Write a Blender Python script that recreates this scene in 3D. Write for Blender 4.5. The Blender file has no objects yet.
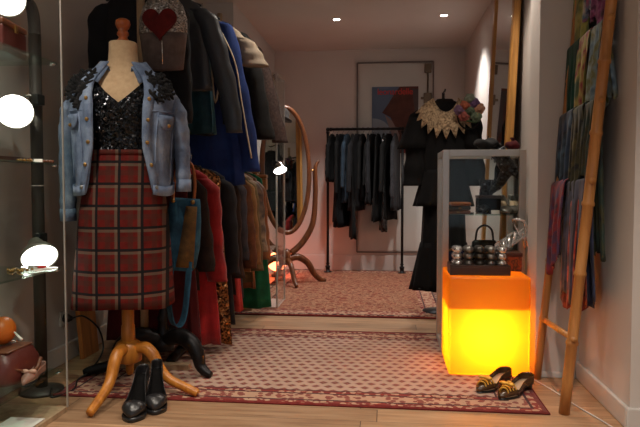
import bpy, bmesh, math, random
from mathutils import Vector, Matrix, Euler
random.seed(7)
PI = math.pi
scene = bpy.context.scene
COL = scene.collection
R = math.radians

# ------------------------------------------------------------------ helpers
def link(o, parent=None):
    COL.objects.link(o)
    if parent is not None:
        o.parent = parent
    return o

def obj(name, bm, mat, parent=None, smooth=True, solid=0, bevel=0, sub=0, loc=None):
    bmesh.ops.recalc_face_normals(bm, faces=bm.faces[:])
    me = bpy.data.meshes.new(name)
    bm.to_mesh(me); bm.free()
    me.materials.append(mat)
    if smooth:
        for p in me.polygons:
            p.use_smooth = True
    o = bpy.data.objects.new(name, me)
    link(o, parent)
    if loc is not None:
        o.location = loc
    if solid:
        m = o.modifiers.new('solid', 'SOLIDIFY'); m.thickness = abs(solid); m.offset = -1 if solid > 0 else 1
    if bevel:
        m = o.modifiers.new('bevel', 'BEVEL'); m.width = bevel; m.segments = 2; m.limit_method = 'ANGLE'
    if sub:
        m = o.modifiers.new('sub', 'SUBSURF'); m.levels = sub; m.render_levels = sub
    return o

def tag(o, label, cat, group=None, kind=None):
    o['label'] = label; o['category'] = cat
    if group: o['group'] = group
    if kind: o['kind'] = kind
    return o

def thing(name, label, cat, loc=(0, 0, 0), rotz=0, group=None, rot=None):
    o = bpy.data.objects.new(name, None)
    o.empty_display_size = .05
    COL.objects.link(o)
    o.location = loc
    o.rotation_euler = rot if rot else (0, 0, rotz)
    return tag(o, label, cat, group)

def struct(name, bm, mat, label, cat, bevel=0, smooth=False, parent=None):
    o = obj(name, bm, mat, parent, smooth=smooth, bevel=bevel)
    o['kind'] = 'structure'
    if parent is None:
        tag(o, label, cat)
    return o

def B():
    return bmesh.new()

def box(bm, c, s, rot=None):
    m = Matrix.Translation(Vector(c))
    if rot: m = m @ Euler(rot).to_matrix().to_4x4()
    m = m @ Matrix.Diagonal((s[0], s[1], s[2], 1))
    bmesh.ops.create_cube(bm, size=1, matrix=m)
    return bm

def bb(bm, lo, hi):
    return box(bm, [(a + b) / 2 for a, b in zip(lo, hi)], [abs(b - a) for a, b in zip(lo, hi)])

def loft(bm, rings, closed=True, cap=(True, True)):
    vs = [[bm.verts.new(p) for p in r] for r in rings]
    n = len(vs[0])
    for a, b in zip(vs[:-1], vs[1:]):
        for i in range(n if closed else n - 1):
            j = (i + 1) % n
            try: bm.faces.new((a[i], a[j], b[j], b[i]))
            except ValueError: pass
    if closed:
        if cap[0]: bm.faces.new(vs[0][::-1])
        if cap[1]: bm.faces.new(vs[-1])
    return bm

def frame_of(d):
    d = Vector(d).normalized()
    a = Vector((0, 0, 1)) if abs(d.z) < .9 else Vector((1, 0, 0))
    u = d.cross(a).normalized()
    return u, d.cross(u).normalized()

def tube(bm, pts, r, n=10, closed=False, flat=1.0):
    pts = [Vector(p) for p in pts]
    k = len(pts)
    rr = r if isinstance(r, (list, tuple)) else [r] * k
    rings = []
    u = None
    for i, p in enumerate(pts):
        if closed:
            d = pts[(i + 1) % k] - pts[i - 1]
        else:
            d = pts[min(i + 1, k - 1)] - pts[max(i - 1, 0)]
        d.normalize()
        if u is None:
            u, v = frame_of(d)
        else:
            u = (u - d * u.dot(d)).normalized()
            v = d.cross(u)
        rings.append([p + u * math.cos(2 * PI * j / n) * rr[i] + v * math.sin(2 * PI * j / n) * rr[i] * flat for j in range(n)])
    if closed:
        rings.append(rings[0])
        vs = [[bm.verts.new(q) for q in rg] for rg in rings[:-1]]
        for a in range(k):
            A, Bq = vs[a], vs[(a + 1) % k]
            for i in range(n):
                j = (i + 1) % n
                bm.faces.new((A[i], A[j], Bq[j], Bq[i]))
        return bm
    return loft(bm, rings)

def smoothpts(pts, n=6):
    pts = [Vector(p) for p in pts]
    out = []
    for i in range(len(pts) - 1):
        p0 = pts[max(i - 1, 0)]; p1 = pts[i]; p2 = pts[i + 1]; p3 = pts[min(i + 2, len(pts) - 1)]
        for k in range(n):
            t = k / n
            out.append(.5 * ((2 * p1) + (p2 - p0) * t + (2 * p0 - 5 * p1 + 4 * p2 - p3) * t * t + (3 * p1 - p0 - 3 * p2 + p3) * t ** 3))
    out.append(pts[-1])
    return out

def lerp_list(vals, n):
    k = len(vals) - 1
    out = []
    for i in range(n):
        f = i / (n - 1) * k
        a = min(int(f), k - 1)
        out.append(vals[a] + (vals[a + 1] - vals[a]) * (f - a))
    return out

def stube(bm, pts, r, n=10, seg=6, flat=1.0):
    sp = smoothpts(pts, seg)
    rr = lerp_list(r, len(sp)) if isinstance(r, (list, tuple)) else r
    return tube(bm, sp, rr, n, flat=flat)

def lathe(bm, prof, c=(0, 0, 0), n=24, cap=(True, True)):
    rings = [[(c[0] + r * math.cos(2 * PI * i / n), c[1] + r * math.sin(2 * PI * i / n), c[2] + z) for i in range(n)] for r, z in prof]
    return loft(bm, rings, cap=cap)

def disc_tube(bm, p0, p1, r, n=14):
    return tube(bm, [p0, p1], r, n)

def ball(bm, c, r, sc=(1, 1, 1), u=14, v=9):
    m = Matrix.Translation(Vector(c)) @ Matrix.Diagonal((r * sc[0], r * sc[1], r * sc[2], 1))
    bmesh.ops.create_uvsphere(bm, u_segments=u, v_segments=v, radius=1, matrix=m)
    return bm

def xform(bm, m):
    bmesh.ops.transform(bm, matrix=m, verts=bm.verts[:])
    return bm

# ------------------------------------------------------------------ materials
class NT:
    def __init__(s, name):
        s.m = bpy.data.materials.new(name); s.m.use_nodes = True
        s.t = s.m.node_tree; s.t.nodes.clear()
        s.out = s.t.nodes.new('ShaderNodeOutputMaterial')
    def n(s, typ, ins=None, **kw):
        nd = s.t.nodes.new(typ)
        for k, v in kw.items(): setattr(nd, k, v)
        for k, v in (ins or {}).items(): s.set(nd, k, v)
        return nd
    def set(s, nd, k, v):
        sock = nd.inputs[k]
        if isinstance(v, bpy.types.NodeSocket): s.t.links.new(v, sock)
        elif isinstance(v, bpy.types.Node): s.t.links.new(v.outputs[0], sock)
        else:
            if isinstance(v, tuple) and len(v) == 3 and sock.type == 'RGBA': v = v + (1,)
            sock.default_value = v
    def math(s, op, a, b=0, c=0):
        return s.n('ShaderNodeMath', {0: a, 1: b, 2: c}, operation=op).outputs[0]
    def obj(s):
        return s.n('ShaderNodeTexCoord').outputs['Object']
    def xyz(s, v):
        q = s.n('ShaderNodeSeparateXYZ', {0: v}); return q.outputs[0], q.outputs[1], q.outputs[2]
    def noise(s, vec, scale, detail=3, rough=.5):
        return s.n('ShaderNodeTexNoise', {'Vector': vec, 'Scale': scale, 'Detail': detail, 'Roughness': rough})
    def mapping(s, vec, sc=(1, 1, 1), rot=(0, 0, 0), loc=(0, 0, 0)):
        return s.n('ShaderNodeMapping', {'Vector': vec, 'Scale': sc, 'Rotation': rot, 'Location': loc}).outputs[0]
    def ramp(s, fac, stops, interp='LINEAR'):
        r = s.n('ShaderNodeValToRGB', {0: fac}); cr = r.color_ramp; cr.interpolation = interp
        while len(cr.elements) < len(stops): cr.elements.new(.5)
        for e, (p, c) in zip(cr.elements, stops):
            e.position = p; e.color = tuple(c) + (1,) if len(c) == 3 else c
        return r.outputs[0]
    def mix(s, f, a, b, mode='MIX'):
        q = s.n('ShaderNodeMix', data_type='RGBA', blend_type=mode)
        s.set(q, 0, f); s.set(q, 6, a); s.set(q, 7, b)
        return q.outputs[2]
    def bump(s, h, strength=.3, dist=.01):
        return s.n('ShaderNodeBump', {'Height': h, 'Strength': strength, 'Distance': dist}).outputs[0]
    def bsdf(s, color, rough=.6, metal=0, normal=None, **kw):
        p = s.n('ShaderNodeBsdfPrincipled')
        s.set(p, 'Base Color', color); s.set(p, 'Roughness', rough); s.set(p, 'Metallic', metal)
        if normal is not None: s.set(p, 'Normal', normal)
        for k, v in kw.items(): s.set(p, k.replace('_', ' '), v)
        s.t.links.new(p.outputs[0], s.out.inputs[0])
        return s.m

def srgb(r, g, b):
    f = lambda c: (c / 255 / 12.92) if c / 255 <= .04045 else ((c / 255 + .055) / 1.055) ** 2.4
    return (f(r), f(g), f(b))

def m_plain(name, c, rough=.5, metal=0, var=.12, scale=12, bump=0, bscale=80, **kw):
    t = NT(name); v = t.obj()
    nz = t.noise(v, scale, 4)
    f = t.n('ShaderNodeMapRange', {0: nz.outputs[0], 3: 1 - var, 4: 1 + var}).outputs[0]
    hsv = t.n('ShaderNodeHueSaturation', {'Color': c, 'Value': f}).outputs[0]
    nm = t.bump(t.noise(v, bscale, 3), bump, .004) if bump else None
    return t.bsdf(hsv, rough, metal, nm, **kw)

def m_cloth(name, c, c2=None, scale=6, rough=.85, weave=.35, sheen=.04, soft=.25):
    t = NT(name); v = t.obj()
    nz = t.noise(v, scale, 5, .6)
    c2 = c2 or tuple(x * .55 for x in c)
    base = t.ramp(nz.outputs[0], [(.5 - soft, c2), (.5 + soft, c)])
    fine = t.noise(t.mapping(v, (300, 300, 220)), 1, 2)
    wr = t.noise(t.mapping(v, (14, 14, 4)), 1, 3)
    h = t.math('ADD', t.math('MULTIPLY', fine.outputs[0], .15), wr.outputs[0])
    return t.bsdf(base, rough, 0, t.bump(h, weave, .02), Sheen_Weight=sheen, Sheen_Roughness=.5, Specular_IOR_Level=.25)

def m_sequin(name, c, c2, size=160, rough=.22):
    t = NT(name); v = t.obj()
    vo = t.n('ShaderNodeTexVoronoi', {'Vector': v, 'Scale': size})
    base = t.ramp(t.xyz(vo.outputs['Color'])[0], [(0, c2), (.75, c), (.95, c), (1, tuple(min(1, x * 4 + .12) for x in c))])
    geo = t.n('ShaderNodeNewGeometry')
    off = t.n('ShaderNodeVectorMath', {0: vo.outputs['Color'], 1: (.5, .5, .5)}, operation='SUBTRACT')
    sc = t.n('ShaderNodeVectorMath', {0: off.outputs[0], 'Scale': 1.1}, operation='SCALE')
    ad = t.n('ShaderNodeVectorMath', {0: geo.outputs['Normal'], 1: sc.outputs[0]}, operation='ADD')
    nm = t.n('ShaderNodeVectorMath', {0: ad.outputs[0]}, operation='NORMALIZE')
    return t.bsdf(base, rough, .7, nm.outputs[0])

def m_wood(name, c, c2, axis='z', rough=.4, scale=1):
    t = NT(name); v = t.obj()
    s = {'x': (3, 30, 30), 'y': (30, 3, 30), 'z': (30, 30, 3)}[axis]
    nz = t.noise(t.mapping(v, tuple(q * scale for q in s)), 1, 5, .6)
    base = t.ramp(nz.outputs[0], [(.3, c2), (.7, c)])
    return t.bsdf(base, rough, 0, t.bump(nz.outputs[0], .12, .005))

def m_print(name, cols, scale=14, rough=.6, warp=.6):
    """multi-coloured printed silk"""
    t = NT(name); v = t.obj()
    nz = t.noise(t.mapping(v, (1, 1, .6)), scale, 3, .55)
    w = t.mix(warp * .12, v, nz.outputs[1])
    n2 = t.noise(w, scale * .8, 2, .5)
    k = len(cols)
    st = [(.3 + .4 * i / max(k - 1, 1), c) for i, c in enumerate(cols)]
    base = t.ramp(n2.outputs[0], st)
    wr = t.noise(t.mapping(v, (30, 30, 5)), 1, 3)
    return t.bsdf(base, rough, 0, t.bump(wr.outputs[0], .3, .02), Sheen_Weight=.1)

def m_glass(name, tint=(.95, .97, .96), rough=.02, base=.007):
    """thin sheet glass: mostly clear, mirror-like at grazing angles"""
    t = NT(name)
    tr = t.n('ShaderNodeBsdfTransparent', {0: tint})
    gl = t.n('ShaderNodeBsdfGlossy', {0: (1, 1, 1), 'Roughness': rough})
    geo = t.n('ShaderNodeNewGeometry')
    dt = t.n('ShaderNodeVectorMath', {0: geo.outputs['Normal'], 1: geo.outputs['Incoming']}, operation='DOT_PRODUCT').outputs['Value']
    k = t.math('POWER', t.math('SUBTRACT', 1.0, t.math('ABSOLUTE', dt)), 5.0)
    f = t.math('ADD', base, t.math('MULTIPLY', k, .9))
    mx = t.n('ShaderNodeMixShader', {0: f, 1: tr.outputs[0], 2: gl.outputs[0]})
    t.t.links.new(mx.outputs[0], t.out.inputs[0])
    return t.m

def m_emit(name, c, strength):
    t = NT(name)
    e = t.n('ShaderNodeEmission', {0: c, 1: strength})
    t.t.links.new(e.outputs[0], t.out.inputs[0])
    return t.m

def m_wall(name, c, bump=.06):
    t = NT(name); v = t.obj()
    nz = t.noise(v, 2.2, 4)
    base = t.ramp(nz.outputs[0], [(.3, tuple(x * .93 for x in c)), (.7, c)])
    return t.bsdf(base, .85, 0, t.bump(t.noise(v, 90, 3), bump, .004), Specular_IOR_Level=.2)

def m_floor(name):
    t = NT(name); v = t.obj()
    x, y, z = t.xyz(v)
    row = t.math('FLOOR', t.math('DIVIDE', y, .135))
    rnd = t.n('ShaderNodeTexWhiteNoise', {1: row}, noise_dimensions='1D').outputs[0]
    xo = t.math('ADD', x, t.math('MULTIPLY', rnd, 1.7))
    colm = t.math('FLOOR', t.math('DIVIDE', xo, 1.3))
    idv = t.n('ShaderNodeCombineXYZ', {0: colm, 1: row})
    pr = t.n('ShaderNodeTexWhiteNoise', {0: idv}, noise_dimensions='2D').outputs[0]
    off = t.n('ShaderNodeCombineXYZ', {0: t.math('MULTIPLY', pr, 9), 1: 0, 2: 0})
    vv = t.n('ShaderNodeVectorMath', {0: v, 1: off}, operation='ADD').outputs[0]
    gr = t.noise(t.mapping(vv, (2.2, 26, 1)), 1.3, 6, .65)
    base = t.ramp(gr.outputs[0], [(.25, srgb(126, 92, 66)), (.5, srgb(170, 133, 100)), (.75, srgb(192, 158, 124))])
    tone = t.n('ShaderNodeMapRange', {0: pr, 3: .8, 4: 1.08}).outputs[0]
    base = t.n('ShaderNodeHueSaturation', {'Color': base, 'Value': tone}).outputs[0]
    fy = t.math('FRACT', t.math('DIVIDE', y, .135)); fx = t.math('FRACT', t.math('DIVIDE', xo, 1.3))
    seam = t.math('MAXIMUM', t.math('LESS_THAN', fy, .018), t.math('LESS_THAN', fx, .0025))
    base = t.mix(seam, base, srgb(70, 48, 34))
    return t.bsdf(base, .42, 0, t.bump(gr.outputs[0], .08, .004))

def rug_mat(name, hx, hy, bands, field):
    """bands: list of (distance from the edge, colour, pattern colour); field(t,v,x,y) -> colour"""
    t = NT(name); v = t.obj(); x, y, z = t.xyz(v)
    ax = t.math('SUBTRACT', hx, t.math('ABSOLUTE', x)); ay = t.math('SUBTRACT', hy, t.math('ABSOLUTE', y))
    d = t.math('MINIMUM', ax, ay)
    c = field(t, v, x, y)
    vo = t.n('ShaderNodeTexVoronoi', {'Vector': t.mapping(v, (1, 1.0, 1)), 'Scale': 34}).outputs[0]
    nz = t.noise(v, 60, 3).outputs[0]
    ornament = t.math('GREATER_THAN', t.math('ADD', vo, t.math('MULTIPLY', nz, .5)), .72)
    for lim, ca, cb in reversed(bands):
        cc = t.mix(ornament, ca, cb)
        c = t.mix(t.math('LESS_THAN', d, lim), c, cc)
    wear = t.noise(v, 5, 4).outputs[0]
    c = t.n('ShaderNodeHueSaturation', {'Color': c, 'Value': t.n('ShaderNodeMapRange', {0: wear, 3: .78, 4: 1.2}).outputs[0]}).outputs[0]
    pile = t.noise(v, 420, 2).outputs[0]
    return t.bsdf(c, .95, 0, t.bump(pile, .5, .004), Sheen_Weight=.1, Specular_IOR_Level=.1)

def field_boteh(t, v, x, y):
    nz = t.noise(v, 30, 2).outputs[1]
    w = t.mix(.012, v, nz); x, y, z = t.xyz(w)
    rowf = t.math('DIVIDE', y, .056); row = t.math('FLOOR', rowf)
    xs = t.math('ADD', t.math('DIVIDE', x, .056), t.math('MULTIPLY', t.math('MODULO', t.math('ABSOLUTE', row), 2), .5))
    fx = t.math('SUBTRACT', t.math('FRACT', xs), .5); fy = t.math('SUBTRACT', t.math('FRACT', rowf), .5)
    rr = t.math('ADD', t.math('MULTIPLY', t.math('ABSOLUTE', fx), 1.0), t.math('MULTIPLY', t.math('ABSOLUTE', fy), 1.1))
    a = t.ramp(rr, [(0, srgb(176, 132, 108)), (.10, srgb(130, 66, 58)), (.24, srgb(140, 78, 68)), (.33, srgb(112, 66, 66)), (.42, srgb(178, 146, 128)), (1, srgb(186, 156, 136))])
    return t.mix(.35, a, t.noise(v, 90, 2).outputs[1], 'SOFT_LIGHT')

def field_persian(t, v, x, y):
    nz = t.noise(v, 12, 3).outputs[1]
    w = t.mix(.05, v, nz)
    vo = t.n('ShaderNodeTexVoronoi', {'Vector': w, 'Scale': 15}).outputs[0]
    n2 = t.noise(w, 48, 3).outputs[0]
    f = t.math('ADD', t.math('MULTIPLY', vo, .55), t.math('MULTIPLY', n2, .7))
    return t.ramp(f, [(.30, srgb(78, 44, 40)), (.45, srgb(128, 62, 46)), (.55, srgb(138, 72, 54)), (.62, srgb(176, 136, 104)), (.72, srgb(118, 56, 44)), (.85, srgb(160, 116, 88))])

M = {}
M['wall'] = m_wall('plaster', srgb(206, 198, 192))
M['ceil'] = m_wall('ceiling_paint', srgb(206, 200, 195), .03)
M['trim'] = m_plain('white_gloss_paint', srgb(205, 200, 195), .45, var=.04)
M['door'] = m_plain('door_paint', srgb(196, 194, 188), .5, var=.04, scale=3)
M['doorframe'] = m_plain('door_frame_paint', srgb(112, 104, 98), .5, var=.06)
M['floor'] = m_floor('oak_boards')
M['black_metal'] = m_plain('black_iron', (.018, .017, .018), .42, .7, .3, 30, .2)
M['black_plastic'] = m_plain('black_plastic', (.012, .012, .013), .35, 0, .2)
M['alu'] = m_plain('brushed_aluminium', srgb(188, 184, 178), .35, .55, .06, 30)
M['steel'] = m_plain('polished_steel', (.7, .69, .67), .18, 1, .06)
M['silver'] = m_plain('crinkled_silver', (.86, .85, .83), .2, .9, .2, 60, .8, 60)
M['pewter'] = m_plain('pewter', (.28, .27, .25), .35, .9, .3, 50, .3)
M['darkpewter'] = m_plain('dark_pewter', (.10, .095, .085), .35, .8, .3, 50, .3)
M['brass'] = m_plain('aged_brass', srgb(150, 116, 66), .35, .8, .2)
M['bolt'] = m_plain('tarnished_bolt', srgb(112, 98, 80), .45, .4, .2)
M['stand_grey'] = m_plain('dark_taupe_metal', srgb(66, 60, 56), .5, .3, .15)
M['gold_frame'] = m_wood('gilt_wood', srgb(206, 150, 78), srgb(140, 92, 40), 'z', .35)
M['wood_orange'] = m_wood('honey_beech', srgb(212, 138, 52), srgb(158, 92, 30), 'z', .38)
M['wood_knob'] = m_wood('turned_cherry', srgb(186, 96, 36), srgb(130, 58, 20), 'x', .3)
M['wood_dark'] = m_wood('dark_walnut', srgb(74, 44, 30), srgb(44, 26, 18), 'x', .4)
M['wood_mirror'] = m_wood('mahogany', srgb(132, 74, 36), srgb(74, 40, 20), 'z', .35)
M['wood_pale'] = m_wood('pale_pine', srgb(186, 160, 128), srgb(146, 120, 92), 'z', .5)
M['panel'] = m_wood('amber_panel', srgb(206, 128, 62), srgb(150, 84, 36), 'z', .5)
M['mirror'] = m_plain('silvered_mirror', (.86, .88, .88), .015, 1, .01)
M['glass'] = m_glass('sheet_glass')
M['glass_shelf'] = m_glass('green_shelf_glass', (.80, .90, .86), .03, .03)
M['linen'] = m_cloth('linen_torso', srgb(200, 172, 138), srgb(176, 148, 114), 40, .9, .2, .05)
M['white_card'] = m_plain('white_card', srgb(232, 228, 220), .7, var=.03)
M['red_plastic'] = m_plain('red_plastic', srgb(190, 30, 24), .4)
M['leather_black'] = m_plain('black_leather', (.014, .013, .014), .3, 0, .2, 20, .25, 120)
M['leather_brown'] = m_plain('brown_leather', srgb(112, 66, 44), .42, 0, .25, 14, .3, 90)
M['leather_maroon'] = m_plain('maroon_leather', srgb(92, 40, 34), .4, 0, .25, 14, .3, 90)
M['leather_orange'] = m_plain('orange_leather', srgb(214, 108, 34), .4, 0, .15, 14, .2, 90)
M['leather_tan'] = m_plain('tan_leather', srgb(150, 84, 36), .42, 0, .25, 14, .3, 90)
M['insole'] = m_plain('cream_insole', srgb(190, 160, 128), .6)
M['snake'] = m_sequin('snakeskin_leather', (.07, .075, .085), (.008, .008, .009), 90, .3)
M['gold_stripe'] = m_plain('gold_ribbon', srgb(212, 160, 62), .35, .4, .15)
M['bamboo'] = m_wood('bamboo', srgb(196, 136, 72), srgb(150, 94, 46), 'z', .42)
M['cable'] = M['black_plastic']
M['felt_black'] = m_cloth('black_felt', (.02, .019, .02), (.01, .01, .01), 20)
M['lace_cream'] = m_cloth('cream_lace', srgb(206, 178, 142), srgb(120, 98, 76), 70, .9, .6, .1, .12)
M['lace_black'] = m_cloth('black_lace', (.012, .012, .014), (.005, .005, .005), 60)

def m_denim(name, c, c2, c3):
    t = NT(name); v = t.obj()
    big = t.noise(v, 7, 5, .65).outputs[0]
    tw = t.n('ShaderNodeTexWave', {'Vector': t.mapping(v, (1, 1, 1), (0, R(35), 0)), 'Scale': 190, 'Distortion': 1.5}).outputs[1]
    f = t.math('ADD', t.math('MULTIPLY', big, .85), t.math('MULTIPLY', tw, .13))
    base = t.ramp(f, [(.3, c3), (.5, c2), (.68, c)])
    wr = t.noise(t.mapping(v, (16, 16, 9)), 1, 4).outputs[0]
    return t.bsdf(base, .85, 0, t.bump(wr, .4, .02), Specular_IOR_Level=.25)
M['denim'] = m_denim('washed_denim', srgb(162, 176, 196), srgb(112, 128, 154), srgb(66, 80, 106))
M['denim_dark'] = m_denim('teal_denim', srgb(70, 124, 150), srgb(40, 76, 98), srgb(24, 44, 60))
M['denim_patch'] = m_denim('ochre_patch', srgb(150, 108, 54), srgb(98, 70, 38), srgb(50, 42, 34))

def m_plaid():
    t = NT('red_tartan'); v = t.obj(); x, y, z = t.xyz(v)
    P_ = .094
    def lines(c, off, w):
        f = t.math('ABSOLUTE', t.math('SUBTRACT', t.math('FRACT', t.math('ADD', t.math('DIVIDE', c, P_), off + .5)), .5))
        return t.math('LESS_THAN', f, w / P_ / 2)
    nz = t.noise(v, 25, 3).outputs[0]
    c = t.ramp(nz, [(.3, srgb(80, 18, 15)), (.7, srgb(102, 25, 20))])
    for off, w, colr, a in ((.5, .022, srgb(66, 40, 32), .5), (.13, .012, srgb(104, 104, 88), .42), (.0, .011, (.008, .008, .009), .96)):
        for ax in (x, z):
            c = t.mix(t.math('MULTIPLY', lines(ax, off, w), a), c, colr)
    wv = t.noise(t.mapping(v, (400, 400, 400)), 1, 2).outputs[0]
    return t.bsdf(c, .92, 0, t.bump(wv, .2, .004), Specular_IOR_Level=.2)
M['plaid'] = m_plaid()
M['sequin_black'] = m_sequin('black_sequins', (.025, .027, .032), (.003, .003, .004), 150)
M['sequin_silver'] = m_sequin('silver_sequins', (.42, .40, .38), (.12, .11, .105), 170, .35)
M['sequin_bronze'] = m_sequin('bronze_sequins', (.30, .12, .035), (.02, .01, .006), 110, .3)
M['heart_red'] = m_cloth('red_velvet_heart', srgb(104, 20, 18), srgb(66, 12, 12), 20)
M['mauve'] = m_cloth('taupe_bodice', srgb(112, 96, 90), srgb(80, 66, 62), 18)
M['velvet_black'] = m_cloth('black_velvet', (.006, .0055, .006), (.003, .0025, .003), 9, .9, .5, .0)

# ------------------------------------------------------------------ room shell
CZ = 2.42
YB = 6.87
def wallbox(name, lo, hi, label, mat=None, cat='wall'):
    return struct(name, bb(B(), lo, hi), mat or M['wall'], label, cat)
struct('floor', bb(B(), (-2.0, -1.4, -.1), (2.0, YB + .1, 0)), M['floor'], 'light oak board floor running across the shop', 'floor')
struct('ceiling', bb(B(), (-2.0, -1.4, CZ), (2.0, YB + .1, CZ + .1)), M['ceil'], 'plain warm white ceiling with small recessed spots', 'ceiling')
wallbox('wall_back', (-1.3, YB, 0), (.9, YB + .1, CZ), 'pale end wall behind the black pipe rack')
wallbox('wall_left', (-1.8, -1.3, 0), (-1.7, 5.0, CZ), 'pale side wall behind the two tier clothes rail')
wallbox('wall_left_far', (-1.8, 5.0, 0), (-1.25, YB, CZ), 'pale side wall beyond the standing oval mirror')
wallbox('wall_right_far', (.82, 3.3, 0), (1.3, YB, CZ), 'pale side wall behind the gilt framed tall mirror')
wallbox('wall_right_pier', (.72, 3.1, 0), (1.3, 3.3, CZ), 'pale narrow wall pier beside the glowing cube lamp')
wallbox('wall_right', (.925, 2.46, 0), (1.3, 3.1, CZ), 'pale wall the bamboo ladder leans against')
wallbox('wall_right_near', (1.3, 2.46, 0), (1.8, 2.56, CZ), 'shaded wall face at the right edge past the ladder')
wallbox('wall_right_shop', (1.7, -1.3, 0), (1.8, 2.46, CZ), 'side wall of the shop front beside the window')
# shop front behind the viewer: a wide window
fw = B()
bb(fw, (-1.8, -1.35, 0), (1.8, -1.25, .35)); bb(fw, (-1.8, -1.35, 2.15), (1.8, -1.25, CZ))
bb(fw, (-1.8, -1.35, .35), (-1.35, -1.25, 2.15)); bb(fw, (1.45, -1.35, .35), (1.8, -1.25, 2.15))
struct('wall_front', fw, M['wall'], 'shop front wall around the display window', 'wall')
wf = B()
for x in (-1.33, .05, 1.43): bb(wf, (x - .025, -1.33, .35), (x + .025, -1.27, 2.15))
for z in (.37, 2.13): bb(wf, (-1.35, -1.33, z - .025), (1.45, -1.27, z + .025))
wino = struct('window_1', wf, M['trim'], 'white framed shop display window facing the street', 'window')
gp = obj('pane', bb(B(), (-1.33, -1.303, .37), (1.43, -1.297, 2.13)), M['glass'], wino, False)
gp['kind'] = 'structure'
# door in the end wall, standing above a plinth
dz0, dz1, dx0, dx1 = .205, 2.275, -.335, .485
db = B(); bb(db, (dx0 + .02, YB - .012, dz0 + .02), (dx1 - .02, YB - .001, dz1 - .02))
dr = struct('door_1', db, M['door'], 'flat pale door in the end wall behind the poster', 'door')
fr = B()
for x in (dx0, dx1): bb(fr, (x - .008, YB - .018, dz0), (x + .008, YB - .001, dz1))
for z in (dz0, dz1): bb(fr, (dx0, YB - .022, z - .007), (dx1, YB - .001, z + .007))
o = obj('door_frame', fr, M['doorframe'], dr, False); o['kind'] = 'structure'
bo = B()
tube(bo, [(.425, YB - .035, 1.3), (.425, YB - .035, 2.24)], .009, 8)
o = obj('bolt_rod', bo, M['bolt'], dr); o['kind'] = 'structure'
bo = B(); box(bo, (.425, YB - .03, 2.2), (.075, .035, .10)); box(bo, (.425, YB - .03, 1.88), (.085, .04, .11)); box(bo, (.375, YB - .04, 1.88), (.05, .02, .025))
o = obj('bolt_housing', bo, M['bolt'], dr, False, bevel=.006); o['kind'] = 'structure'
# baseboards
def bbd(name, lo, hi, label):
    bm = B(); bb(bm, lo, hi)
    return struct(name, bm, M['trim'], label, 'baseboard', bevel=.006)
bbd('baseboard_back', (-1.25, YB - .018, 0), (.82, YB, .17), 'white baseboard along the end wall under the door')
bbd('baseboard_right', (.91, 2.46, 0), (.926, 3.1, .085), 'pale baseboard under the wall behind the bamboo ladder')
bbd('baseboard_right_near', (.91, 2.444, 0), (1.7, 2.461, .085), 'grey shaded baseboard turning the corner at the right edge')
bbd('baseboard_right_pier', (.72, 3.086, 0), (.91, 3.101, .03), 'low pale skirting strip at the foot of the wall pier')
bbd('baseboard_right_far', (.805, 3.3, 0), (.821, YB - .018, .12), 'white baseboard beneath the gilt framed tall mirror')
bbd('baseboard_left', (-1.7, -1.25, 0), (-1.685, 5.0, .10), 'white baseboard along the wall behind the clothes rail')

# ------------------------------------------------------------------ ceiling spots
SPOT_E = m_emit('spot_lens', (1, .93, .82), 40)
names = {(-.46, 5.6): 'left one of the two small recessed ceiling spots in view', (.48, 5.57): 'right one of the two small recessed ceiling spots, near the side wall'}
def spot(x, y, power, label, size=105, blend=.6, col=(1, .89, .76)):
    t = thing('ceiling_spotlight', label, 'ceiling spotlight', (x, y, CZ), group='recessed ceiling spots')
    lathe_b = lathe(B(), [(.046, -.001), (.046, -.006), (.034, -.008), (.030, -.001)], n=24, cap=(False, False))
    obj('trim_ring', lathe_b, M['trim'], t)
    obj('lens', lathe(B(), [(.030, -.0015), (.030, -.003)], n=20), SPOT_E, t)
    l = bpy.data.lights.new('spot_beam', 'SPOT'); l.energy = power; l.spot_size = R(size); l.spot_blend = blend
    l.color = col; l.shadow_soft_size = .05
    lo = bpy.data.objects.new('spot_beam', l); link(lo, t); lo.location = (0, 0, -.02)
spot(-.46, 5.6, 95, names[(-.46, 5.6)], col=(1, .95, .90))
spot(.48, 5.57, 95, names[(.48, 5.57)], col=(1, .95, .90))
for (x, y, p, lb) in ((-.46, 3.5, 36, 'recessed ceiling spot above the patterned rug by the clothes rail'),
                      (.48, 3.5, 48, 'recessed ceiling spot above the patterned rug by the glowing cube'),
                      (-.46, 1.2, 100, 'recessed ceiling spot in front of the dress form'),
                      (.48, 1.2, 120, 'recessed ceiling spot in front of the bamboo ladder'),
                      (-1.25, 1.75, 75, 'added unseen ceiling spot brightening the left glass cabinet')):  # last spot is added, unseen, to brighten the wall behind the cabinet
    spot(x, y, p, lb)

# ------------------------------------------------------------------ rugs
def rug(name, label, x0, x1, y0, y1, mat, edge):
    t = thing(name, label, 'rug', ((x0 + x1) / 2, (y0 + y1) / 2, 0))
    hx, hy = (x1 - x0) / 2, (y1 - y0) / 2
    bm = B()
    nx, ny = 60, 40
    g = [[bm.verts.new((-hx + 2 * hx * i / nx, -hy + 2 * hy * j / ny, .006 + .0008 * math.sin(i * 1.3) * math.sin(j * .9))) for i in range(nx + 1)] for j in range(ny + 1)]
    for j in range(ny):
        for i in range(nx): bm.faces.new((g[j][i], g[j][i + 1], g[j + 1][i + 1], g[j + 1][i]))
    obj('pile', bm, mat, t, solid=.005)
    e = B()
    tube(e, [(-hx, -hy, .004), (hx, -hy, .004)], .004, 6); tube(e, [(-hx, hy, .004), (hx, hy, .004)], .004, 6)
    tube(e, [(-hx, -hy, .004), (-hx, hy, .004)], .004, 6); tube(e, [(hx, -hy, .004), (hx, hy, .004)], .004, 6)
    obj('bound_edge', e, edge, t)
    return t
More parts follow.
